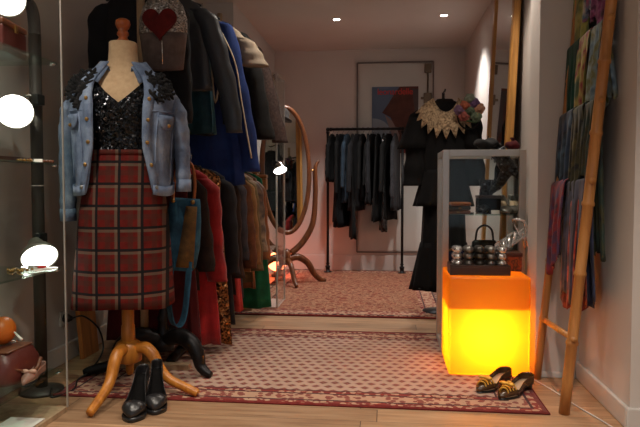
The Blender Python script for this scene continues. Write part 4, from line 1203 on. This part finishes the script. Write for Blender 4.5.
lower = [
 (3.09, -.06, 'dress', 'burgundy long dress first on the lower rail behind the tartan skirt', C('burgundy', GR(92, 22, 24), GR(52, 10, 14), 8), .92, .20, .25, .026, None, {}),
 (3.17, -.05, 'blouse', 'dark brown gauzy blouse next to the bright red velvet dress', C('bark_gauze', GR(46, 32, 28), GR(24, 17, 16), 20), .66, .20, .21, .022, dict(L=.5, out=.05, r0=.05, r1=.05), {}),
 (3.25, .0, 'dress', 'bright red velvet long dress on the lower rail', C('scarlet_velvet', GR(172, 26, 30), GR(104, 12, 16), 9, .8, .5, .3), .97, .20, .25, .026, dict(L=.56, out=.045, r0=.055, r1=.06), {}),
 (3.335, .045, 'dress', 'black long dress with bronze sequins scattered at the hem', M['sequin_bronze'], .99, .195, .24, .022, None, {}),
 (3.42, .045, 'dress', 'plain charcoal long dress behind the bronze sequinned hem', C('charcoal_crepe', GR(38, 36, 40), GR(20, 19, 22), 12), .90, .20, .24, .024, dict(L=.55, out=.035, r0=.05, r1=.045), {}),
 (3.51, .045, 'coat', 'dark brown long coat on the lower rail by the pink tartan hem', C('umber', GR(58, 38, 30), GR(30, 20, 17), 12), .74, .20, .23, .025, dict(L=.58, out=.045, r0=.052, r1=.045), {}),
 (3.60, .045, 'dress', 'coral red checked dress with its hem showing below brown coats', C('coral_check', GR(190, 62, 56), GR(120, 30, 32), 22), .86, .19, .25, .024, None, {}),
 (3.69, .045, 'coat', 'slate grey long coat on the lower rail between coral and bronze', C('slate_grey', GR(66, 60, 66), GR(36, 34, 38), 14), .80, .20, .23, .024, dict(L=.5, out=.03, r0=.05, r1=.045), {}),
 (3.78, .045, 'jacket', 'chestnut jacket with bronze beading on the lower rail', C('chestnut', GR(112, 66, 40), GR(58, 34, 22), 14), .55, .205, .21, .026, dict(L=.56, out=.055, r0=.055, r1=.045), {}),
 (3.88, .045, 'coat', 'tan suede fringed coat on the lower rail', C('tan_suede', GR(150, 108, 66), GR(98, 68, 42), 14), .66, .205, .23, .026, dict(L=.55, out=.055, r0=.055, r1=.05), {}),
 (3.98, .045, 'coat', 'olive brown coat after the tan suede one on the lower rail', C('olive_brown', GR(112, 92, 58), GR(70, 56, 36), 14), .74, .205, .23, .026, dict(L=.6, out=.05, r0=.055, r1=.05), {}),
 (4.08, .03, 'skirt_suit', 'rusty brown suede dress on the lower rail before the floral blouse', C('rust_suede', GR(130, 78, 40), GR(84, 48, 26), 14), .80, .20, .24, .024, None, {}),
 (4.17, .04, 'blouse', 'taupe floral blouse near the far end of the lower rail', m_print('taupe_floral', [GR(70, 56, 48), GR(150, 124, 98), GR(110, 88, 70), GR(60, 46, 42)], 16), .62, .20, .22, .024, dict(L=.5, out=.05, r0=.055, r1=.05), {}),
 (4.26, .05, 'jacket', 'saddle brown leather jacket second last on the lower rail', m_plain('saddle_leather', GR(134, 82, 46), .42, 0, .2, 12, .3, 60), .50, .20, .21, .024, dict(L=.56, out=.05, r0=.05, r1=.045), {}),
 (4.36, .07, 'dress', 'bottle green long dress hung last on the lower rail', C('bottle_green', GR(34, 112, 74), GR(18, 66, 44), 8), .985, .195, .25, .026, None, {}),
]
for i, (y, dx, nm, lb, mt_, L, ws, wh, th_, sl, kw) in enumerate(lower):
    n2 = 'dress' if nm == 'skirt_suit' else nm
    garment(n2, lb, n2, UX + dx, y, LZ, R(2.5 * math.sin(i * 2.3)), mt_, L, ws, wh, th_, sl, seed=200 + i, group='clothes on the lower rail', hgroup='hangers on the lower rail', hlabel='hanger on the lower rail holding the ' + ' '.join(lb.split()[:4]), **kw)

# crop top with a heart
TXc, TYc = -1.075, 2.925
ctp = thing('crop_top', 'silver sequinned crop top with a red heart above the dress form', 'top', (TXc, TYc, 1.49))
b = B(); rings = []
for z, w, d in ((0, .098, .03), (.06, .104, .036), (.13, .112, .042), (.17, .118, .045)):
    rings.append([(w * abs(math.cos(a)) ** .8 * (1 if math.cos(a) > 0 else -1), d * math.sin(a), z) for a in [2 * PI * q / 32 for q in range(32)]])
loft(b, rings); obj('bodice', b, M['mauve'], ctp)
b = B(); rings = []
for z, w, d in ((.171, .119, .046), (.24, .118, .044), (.30, .10, .036), (.335, .075, .026), (.34, .06, .02)):
    rings.append([(w * abs(math.cos(a)) ** .8 * (1 if math.cos(a) > 0 else -1), d * math.sin(a), z) for a in [2 * PI * q / 32 for q in range(32)]])
loft(b, rings); obj('sequin_yoke', b, M['sequin_silver'], ctp)
hp = []
for q in range(40):
    a = 2 * PI * q / 40
    hp.append((.0052 * 16 * math.sin(a) ** 3 , .0052 * (13 * math.cos(a) - 5 * math.cos(2 * a) - 2 * math.cos(3 * a) - math.cos(4 * a)) + .215))
obj('heart', flatpoly(B(), hp, -.056, .014), M['heart_red'], ctp, False)
obj('zip', tube(B(), [(.01, -.043, .02), (.01, -.048, .16)], .003, 6), M['steel'], ctp)
for s in (-1, 1):
    obj('strap', stube(B(), [(s * .06, -.01, .335), (s * .045, 0, .40), (s * .012, .008, .50), (0, .010, .518)], .006, 8, 5, flat=.5), M['sequin_silver'], ctp)

# denim shoulder bag on the lower hook
bgx, bgy = -.955, 2.90
bg = thing('shoulder_bag', 'patched denim shoulder bag hanging from the lower rail beside the tartan skirt', 'bag', (bgx - .03, bgy - .04, .53), rot=(0, R(4), R(10)))
b = B(); rings = []
for z, w, d, xo in ((0, .07, .022, -.01), (.02, .082, .032, -.008), (.12, .088, .036, 0), (.24, .082, .032, .003), (.33, .072, .02, .004), (.345, .068, .014, .004)):
    rings.append([(xo + w * abs(math.cos(a)) ** .7 * (1 if math.cos(a) > 0 else -1) + .004 * math.sin(z * 60), d * math.sin(a) * (1 + .15 * math.sin(5 * a + z * 20)), z) for a in [2 * PI * q / 32 for q in range(32)]])
loft(b, rings); obj('bag_body', b, M['denim_dark'], bg)
b = B(); loft(b, [[(x0_, -.042, z) for x0_ in (-.012 + .01 * k, .03 + .006 * k, .07)] for k, z in enumerate((.02, .1, .2, .31))], closed=False)
obj('ochre_patch', b, M['denim_patch'], bg, solid=.006)
for s, yy in ((-1, -.02), (1, .014)):
    obj('handle', stube(B(), [(s * .046 , yy, .335), (s * .046, yy, .42), (s * .030, yy * .3, .50), (0, 0, .520)], .0075, 8, 5), M['leather_tan'], bg)
for s in (-1, 1): obj('ring_fitting', ball(B(), (s * .046, -.022, .33), .011), M['brass'], bg)
b = B(); n_ = []
sp = smoothpts([(-.03, -.045, .05), (-.034, -.05, -.12), (-.012, -.05, -.235), (.02, -.05, -.255), (.043, -.05, -.2), (.05, -.046, -.05), (.05, -.04, .05)], 7)
rings = []
for i, p in enumerate(sp):
    d = (sp[min(i + 1, len(sp) - 1)] - sp[max(i - 1, 0)]).normalized(); nn = Vector((d.z, 0, -d.x))
    rings.append([p + Vector((0, -.016, 0)) + nn * .002, p + Vector((0, .016, 0)) + nn * .002, p + Vector((0, .016, 0)) - nn * .002, p + Vector((0, -.016, 0)) - nn * .002])
for rg in rings:
    for q in range(4): rg[q] = Vector((rg[q][0] + (.014 if q in (0, 3) else -.014), rg[q][1], rg[q][2]))
loft(b, rings); obj('dangling_strap', b, M['denim_dark'], bg, False)

# ------------------------------------------------------------------ black cast stand behind the dress form, cable, plug, amber panel
bs = thing('iron_stand', 'black scroll legged iron stand on the rug behind the dress form', 'stand', (-1.12, 3.0, .0085))
obj('column', lathe(B(), [(.05, .10), (.055, .14), (.03, .17), (.022, .24), (.03, .26), (.02, .28), (.018, .42), (.002, .44)], n=18), M['black_metal'], bs)
for ang, ln in ((R(203), .35), (R(-22), .27), (R(85), .08)):
    dx, dy = math.cos(ang), math.sin(ang)
    b = B(); stube(b, [(dx * q, dy * q, z) for q, z in ((.02, .15), (.10, .18), (.18, .155), (.22, .10), (.235, .05), (ln, .022), (ln + .03, .014))], [.034, .042, .040, .034, .028, .022, .014], 12, 6)
    obj('scroll_leg', b, M['black_metal'], bs)
o = thing('power_socket', 'black plug in a socket on the wall beside the glass cabinet', 'socket', (-1.6995, 3.09, .235))
obj('face_plate', box(B(), (.004, 0, 0), (.008, .08, .08)), M['trim'], o, False, bevel=.003)
obj('plug', tube(B(), [(.008, 0, 0), (.03, 0, 0), (.05, 0, 0)], [.024, .022, .010], 14), M['black_plastic'], o)
o = obj('power_cable', stube(B(), [(-1.65, 3.09, .235), (-1.58, 3.08, .25), (-1.47, 3.02, .20), (-1.43, 2.98, .10), (-1.44, 2.86, .03), (-1.47, 2.80, .006), (-1.42, 2.66, .005), (-1.46, 2.55, .005), (-1.50, 2.62, .02)], .0045, 8, 7), M['cable'], None); tag(o, 'black cable looping from the wall plug down to the floor', 'cord')
o = obj('panel', bb(B(), (-.012, -.09, 0), (.012, .09, .36)), M['panel'], None, False, bevel=.004, loc=(-1.63, 3.24, .0)); o.rotation_euler = (0, R(-5), 0); tag(o, 'amber stand-in panel leaning on the wall behind the black cable', 'panel')  # orange panel standing in for an orange patch against the wall

# ------------------------------------------------------------------ left glass cabinet with goods
LC = thing('glass_cabinet', 'tall glass cabinet of accessories at the left edge', 'display case', (-1.50, 2.05, .001))
lx0, lx1, ly0, ly1 = -.185, .19, -.55, .355   # local
for sx, sy in ((lx0, ly0), (lx1, ly0), (lx0, ly1), (lx1, ly1)):
    obj('corner_strip', box(B(), (sx, sy, 1.0), (.006, .006, 1.96)), M['alu'], LC, False)
obj('side_pane', box(B(), (lx1, (ly0 + ly1) / 2, 1.0), (.004, ly1 - ly0 - .01, 1.95)), M['glass'], LC, False)
obj('end_pane', box(B(), (0, ly1, 1.0), (lx1 - lx0 - .01, .004, 1.95)), M['glass'], LC, False)
obj('front_pane', box(B(), (0, ly0, 1.0), (lx1 - lx0 - .01, .004, 1.95)), M['glass'], LC, False)
obj('painted_reflection', lathe(B(), [(.001, 0), (.026, 0), (.026, .001), (.001, .001)], n=28), M['white_card'], LC, False, loc=(lx1 + .0025, 2.208 - 2.05, .931))  # white oval added on the pane, standing in for a reflection
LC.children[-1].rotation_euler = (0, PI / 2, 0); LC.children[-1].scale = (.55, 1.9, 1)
obj('plinth', box(B(), (0, (ly0 + ly1) / 2, .01), (lx1 - lx0, ly1 - ly0, .02)), M['wood_pale'], LC, False)
obj('top_panel', box(B(), (0, (ly0 + ly1) / 2, 1.985), (lx1 - lx0, ly1 - ly0, .012)), M['glass'], LC, False)
SH = (.18, .60, 1.022, 1.425)
for z in SH:
    obj('shelf', box(B(), (-.003, (ly0 + ly1) / 2, z - .004), (lx1 - lx0 - .016, ly1 - ly0 - .016, .008)), M['glass_shelf'], LC, False)
    bm = B()
    for yy in (ly1 - .03,): tube(bm, [(lx1 - .022, yy, z - .0075), (lx1 - .022, yy, z - .014)], .010, 10)
    obj('shelf_stud', bm, M['steel'], LC)

# lamp stand with clamp lamps behind the cabinet
LSX, LSY = -1.555, 2.63
ls = thing('lamp_stand', 'dark upright stand behind the glass cabinet carrying clamp lamps', 'stand', (LSX, LSY, .001))
obj('base_plate', lathe(B(), [(.095, 0), (.095, .012), (.03, .025)], n=26), M['stand_grey'], ls)
obj('pole', tube(B(), [(0, 0, .015), (0, 0, 1.60)], .0265, 16), M['stand_grey'], ls)
obj('crook', stube(B(), [(0, 0, 1.59), (-.004, 0, 1.68), (-.02, 0, 1.73), (-.05, 0, 1.745)], .026, 14, 5), M['stand_grey'], ls)
DISC = m_emit('lamp_diffuser', (1, .93, .84), 6.0)
SHADE = m_plain('grey_lamp_shade', GR(150, 146, 134), .4, .2, .08)
def clamp_lamp(label, head, target, anchor, r=.078, em=DISC, shade=None, group='clamp lamps', arm_mid=None, watt=6):
    t = thing('clamp_lamp', label, 'lamp', head, 0, group)
    d = (Vector(target) - Vector(head)).normalized()
    q = d.to_track_quat('Z', 'Y').to_matrix().to_4x4()
    b = lathe(B(), [(.018, -r * 1.35), (.03, -r * 1.3), (.034, -r * .95), (r * .72, -r * .62), (r * .95, -r * .25), (r, 0), (r * .97, 0), (r * .92, -r * .22), (r * .68, -r * .55)], n=28, cap=(True, True))
    obj('shade', xform(b, q), shade or SHADE, t)
    b = lathe(B(), [(r * .93, -.012), (r * .93, -.006), (r * .6, -.002), (.004, 0)], n=28)
    obj('diffuser', xform(b, q), em, t)
    back = q @ Vector((0, 0, -r * 1.3)); an = Vector(anchor) - Vector(head)
    mid = Vector(arm_mid) - Vector(head) if arm_mid else back.lerp(an, .5) + Vector((0, 0, .03))
    obj('arm', stube(B(), [back, mid, an], .006, 8, 6), M['steel'] if shade is None else M['black_metal'], t)
    b = B(); box(b, an, (.03, .06, .045)); obj('clamp', b, M['black_plastic'], t, False, bevel=.004)
    return t
clamp_lamp('lit round lamp on the dark stand at shelf height, seen through the cabinet', (-1.575, 2.50, 1.245), (-.9, 1.2, .55), (LSX + .028, LSY - .03, 1.31))
clamp_lamp('lit lamp low on the dark stand, tilted toward the third glass shelf', (-1.486, 2.52, .622), (-.85, 1.85, -.10), (LSX + .028, LSY - .03, .70))
clamp_lamp('lit lamp at the top of the dark stand by the frame corner', (-1.60, 2.50, 1.72), (-.9, 1.2, .9), (LSX - .02, LSY - .03, 1.76))

# goods in the left cabinet (shelf heights SH)
t = thing('leather_case', 'maroon leather case with tan binding on the top glass shelf', 'case', (-1.475, 2.26, SH[3] + .001), R(8))
obj('case_body', bb(B(), (-.06, -.11, 0), (.06, .09, .10)), M['leather_maroon'], t, False, bevel=.006)
obj('lid', bb(B(), (-.063, -.113, .1005), (.063, .093, .125)), M['leather_brown'], t, False, bevel=.008)
obj('clasp', box(B(), (.065, -.01, .10), (.006, .02, .028)), M['brass'], t, False)
for k, (x, y, r, mk, lb) in enumerate(((-1.375, 2.24, .018, 'brass', 'gold ring dish trinket at the front of the second glass shelf'), (-1.395, 2.30, .014, 'silver', 'small silver bead bracelet behind the gold one on the second glass shelf'), (-1.345, 2.345, .016, 'leather_brown', 'brown bead bracelet near the corner of the second glass shelf'))):
    b = B()
    for q in range(12):
        a = 2 * PI * q / 12; ball(b, (1.3 * r * math.cos(a), 1.3 * r * math.sin(a), .006), .006, u=8, v=6)
    o = obj('bracelet', b, M[mk], None, loc=(x, y, SH[2] + .0005)); tag(o, lb, 'bracelet', 'bead bracelets in the left cabinet')
t = thing('jewellery_tray', 'low dark tray along the second glass shelf', 'tray', (-1.47, 2.22, SH[2] + .001))
bm = B(); bb(bm, (-.05, -.15, 0), (.05, .15, .006)); bb(bm, (.044, -.15, .006), (.05, .15, .02)); bb(bm, (-.05, -.15, .006), (-.044, .15, .02)); obj('tray_body', bm, M['wood_dark'], t, False)
t = thing('name_card', 'white folded card near the corner of the second glass shelf', 'card', (-1.352, 2.295, SH[2] + .001), R(20))
bm = B(); box(bm, (0, -.006, .007), (.03, .001, .015), (R(-35), 0, 0)); box(bm, (0, .006, .007), (.03, .001, .015), (R(35), 0, 0)); obj('card_body', bm, M['white_card'], t, False)
# third shelf: white card with red pen
o = obj('price_card', bb(B(), (-.035, -.05, 0), (.035, .05, .003)), M['white_card'], None, False, loc=(-1.362, 2.315, SH[1] + .0005)); o.rotation_euler = (0, 0, R(-20)); tag(o, 'white card lying on the third glass shelf under the low lamp', 'card')
t = thing('lipstick', 'red lipstick lying on the white card of the third glass shelf', 'lipstick', (-1.372, 2.31, SH[1] + .0115), R(20))
obj('tube_case', tube(B(), [(-.035, 0, 0), (.0, 0, 0)], .007, 12), M['steel'], t)
obj('red_bullet', tube(B(), [(0, 0, 0), (.022, 0, 0), (.032, 0, .002)], [.006, .006, .003], 12), M['red_plastic'], t)
b = B()
for q in range(16): ball(b, (.045 * (q / 8 - 1), .03 * math.sin(q * .9), .006), .006, u=8, v=6)
o = obj('bead_necklace', b, M['brass'], None, loc=(-1.42, 2.26, SH[1] + .0005)); tag(o, 'coiled golden bead necklace on the third glass shelf', 'necklace')
# bottom shelf: orange pouch, brown bag, bow, white paper
t = thing('coin_purse', 'round orange leather coin purse with a key ring, low in the cabinet', 'purse', (-1.51, 2.29, SH[0] + .125))
b = ball(B(), (0, 0, .055), .055, (.8, 1, 1), 24, 14)
for v in b.verts: v.co.z = max(.001, v.co.z)
obj('purse_body', b, M['leather_orange'], t)
obj('key_ring', tube(B(), [(.060 + .012 * math.cos(a), -.02 + .012 * math.sin(a), .018) for a in [2 * PI * q / 16 for q in range(16)]], .002, 6, closed=True), M['steel'], t)
obj('tassel', tube(B(), [(.046, 0, .05), (.07, -.01, .035), (.09, -.02, .026)], [.003, .005, .006], 8), M['white_card'], t)
t = thing('satchel', 'dark brown leather satchel on the lowest glass shelf', 'bag', (-1.475, 2.26, SH[0] + .001))
b = B(); loft(b, [[(w * abs(math.cos(a)) ** .6 * (1 if math.cos(a) > 0 else -1), d * abs(math.sin(a)) ** .6 * (1 if math.sin(a) > 0 else -1), z) for a in [2 * PI * q / 28 for q in range(28)]] for z, w, d in ((0, .085, .12), (.015, .092, .126), (.07, .088, .122), (.11, .07, .10), (.122, .055, .085))])
obj('bag_body', b, M['leather_maroon'], t)
obj('flap', bb(B(), (.0, -.09, .118), (.06, .08, .1245)), M['leather_brown'], t, False, bevel=.003)
obj('strap', stube(B(), [(.03, -.11, .09), (.09, -.06, .05), (.102, .02, .03), (.085, .09, .06)], .007, 8, 6, flat=.5), M['leather_brown'], t)
t = thing('ballet_shoe', 'taupe ballet shoe with a bow leaning against the satchel', 'shoe', (-1.352, 2.16, SH[0] + .001), R(8))
shoe(t, .19, .05, .006, m_plain('taupe_satin', GR(140, 104, 90), .45), M['insole'], top_h=.036, back_h=.05)
b = B(); ball(b, (-.014, .055, .043), .012, (1.3, .6, .7)); ball(b, (.014, .055, .043), .012, (1.3, .6, .7)); obj('bow', b, m_plain('blush_bow', GR(190, 150, 130), .5), t)
o = obj('paper_sheet', bb(B(), (-.07, -.10, 0), (.07, .10, .002)), M['white_card'], None, False, loc=(-1.395, 2.16, .0235)); tag(o, 'white paper sheet on the plinth of the left cabinet', 'paper')

# ------------------------------------------------------------------ far left: glass case, lamp, cheval mirror, red lamp
glass_case('display_case', 'tall aluminium framed glass case past the end of the clothes rail', -1.24, -.825, 4.62, 4.98, .001, 1.78, (.45, .9, 1.35), post=.013)
for z, mk, lb in ((.45, 'leather_brown', 'brown vanity case on the low shelf of the tall glass case'), (.9, 'leather_tan', 'tan vanity case on the middle shelf of the tall glass case'), (1.35, 'wood_dark', 'dark wooden casket on the top shelf of the tall glass case')):
    t = thing('vanity_case', lb, 'case', (-1.03, 4.80, z + .001), R(6))
    obj('case_body', bb(B(), (-.09, -.07, 0), (.09, .07, .09)), M[mk], t, False, bevel=.006)
    obj('lid', bb(B(), (-.092, -.072, .0905), (.092, .072, .12)), M[mk], t, False, bevel=.008)
    obj('handle', stube(B(), [(-.03, 0, .119), (-.02, 0, .14), (.02, 0, .14), (.03, 0, .119)], .004, 8), M['brass'], t)
DISC2 = m_emit('small_lamp_glow', (1, .97, .92), 14.0)
clamp_lamp('lit chrome clamp lamp on the tall glass case, in front of the oval mirror', (-.795, 4.585, 1.045), (-.60, 4.3, .55), (-.845, 4.625, 1.10), r=.052, em=DISC2, shade=M['steel'], arm_mid=(-.835, 4.60, 1.115))

CMX, CMY, CMZ = -.945, 5.75, 1.08
cv = thing('cheval_mirror', 'oval cheval mirror in a mahogany frame past the clothes rail', 'mirror', (CMX, CMY, .0015), R(31))
RXm, RZm = .235, .585
tilt = Matrix.Translation(Vector((0, 0, CMZ))) @ Matrix.Rotation(R(-3), 4, 'X')
b = tube(B(), [(RXm * math.cos(a), 0, RZm * math.sin(a)) for a in [2 * PI * q / 56 for q in range(56)]], .024, 10, closed=True)
obj('oval_frame', xform(b, tilt), M['wood_mirror'], cv)
b = loft(B(), [[((RXm - .005) * math.cos(a), yy, (RZm - .005) * math.sin(a)) for a in [2 * PI * q / 56 for q in range(56)]] for yy in (-.006, .006)])
obj('looking_glass', xform(b, tilt), M['mirror'], cv, False)
for s in (-1, 1):
    b = B(); stube(b, [(s * .05, 0, .30), (s * .17, 0, .40), (s * .275, 0, .58), (s * .302, 0, .85), (s * .30, 0, 1.08), (s * .315, 0, 1.14), (s * .34, 0, 1.17)], [.03, .03, .028, .024, .022, .016, .012], 10, 6)
    obj('side_arm', b, M['wood_mirror'], cv)
    b = B(); tube(b, [(s * (RXm + .01), 0, CMZ), (s * .31, 0, CMZ)], .010, 8); obj('pivot', b, M['brass'], cv)
    b = B(); stube(b, [(s * .02, 0, .245), (s * .12, 0, .26), (s * .22, 0, .20), (s * .29, 0, .09), (s * .36, 0, .03), (s * .41, 0, .022)], [.034, .034, .032, .028, .024, .018], 12, 6)
    obj('scroll_foot', b, M['wood_mirror'], cv)
    b = B(); stube(b, [(0, s * .02, .24), (0, s * .12, .20), (0, s * .20, .08), (0, s * .26, .022)], [.028, .026, .022, .018], 12, 6)
    obj('cross_foot', b, M['wood_mirror'], cv)
obj('centre_boss', lathe(B(), [(.02, .19), (.042, .21), (.046, .30), (.03, .335), (.01, .345)], n=18), M['wood_mirror'], cv)
t = thing('felt_hat', 'dark felt hat hung on the top of the oval mirror', 'hat', (-.985, 5.645, 1.555), R(30))
b = lathe(B(), [(.12, .0), (.116, .008), (.08, .014), (.076, .05), (.068, .08), (.04, .10), (.004, .104)], n=28)
obj('crown', xform(b, Matrix.Rotation(R(20), 4, 'Y')), m_cloth('charcoal_felt', GR(58, 54, 52), GR(40, 37, 36), 20), t)

RED_E = m_emit('red_globe', (1, .16, .06), 12)
t = thing('globe_lamp', 'small red glowing globe lamp on the floor behind the oval mirror', 'lamp', (-1.13, 6.3, .001))
obj('lamp_base', lathe(B(), [(.06, 0), (.06, .02), (.035, .035), (.035, .06)], n=22), M['black_plastic'], t)
obj('globe', ball(B(), (0, 0, .155), .10, u=24, v=14), RED_E, t)

# ------------------------------------------------------------------ light, world, camera
w = bpy.data.worlds.new('dusk'); scene.world = w; w.use_nodes = True
nt = w.node_tree; bgn = nt.nodes['Background']
bgn.inputs[0].default_value = (.80, .88, 1.0, 1); bgn.inputs[1].default_value = .7
cam = bpy.data.cameras.new('camera'); co = bpy.data.objects.new('camera', cam); COL.objects.link(co)
cam.sensor_width = 36; cam.lens = 622 / 640 * 36; cam.clip_start = .02
co.location = (0, 0, .93); co.rotation_euler = (R(90 - 2.5), 0, R(6.2))
scene.camera = co
scene.view_settings.view_transform = 'Standard'; scene.view_settings.look = 'None'
scene.view_settings.exposure = 0; scene.view_settings.gamma = 1; scene.view_settings.use_curve_mapping = False
scene.cycles.use_denoising = True
scene.cycles.max_bounces = 8; scene.cycles.diffuse_bounces = 4; scene.cycles.transparent_max_bounces = 24
scene.cycles.sample_clamp_indirect = 4
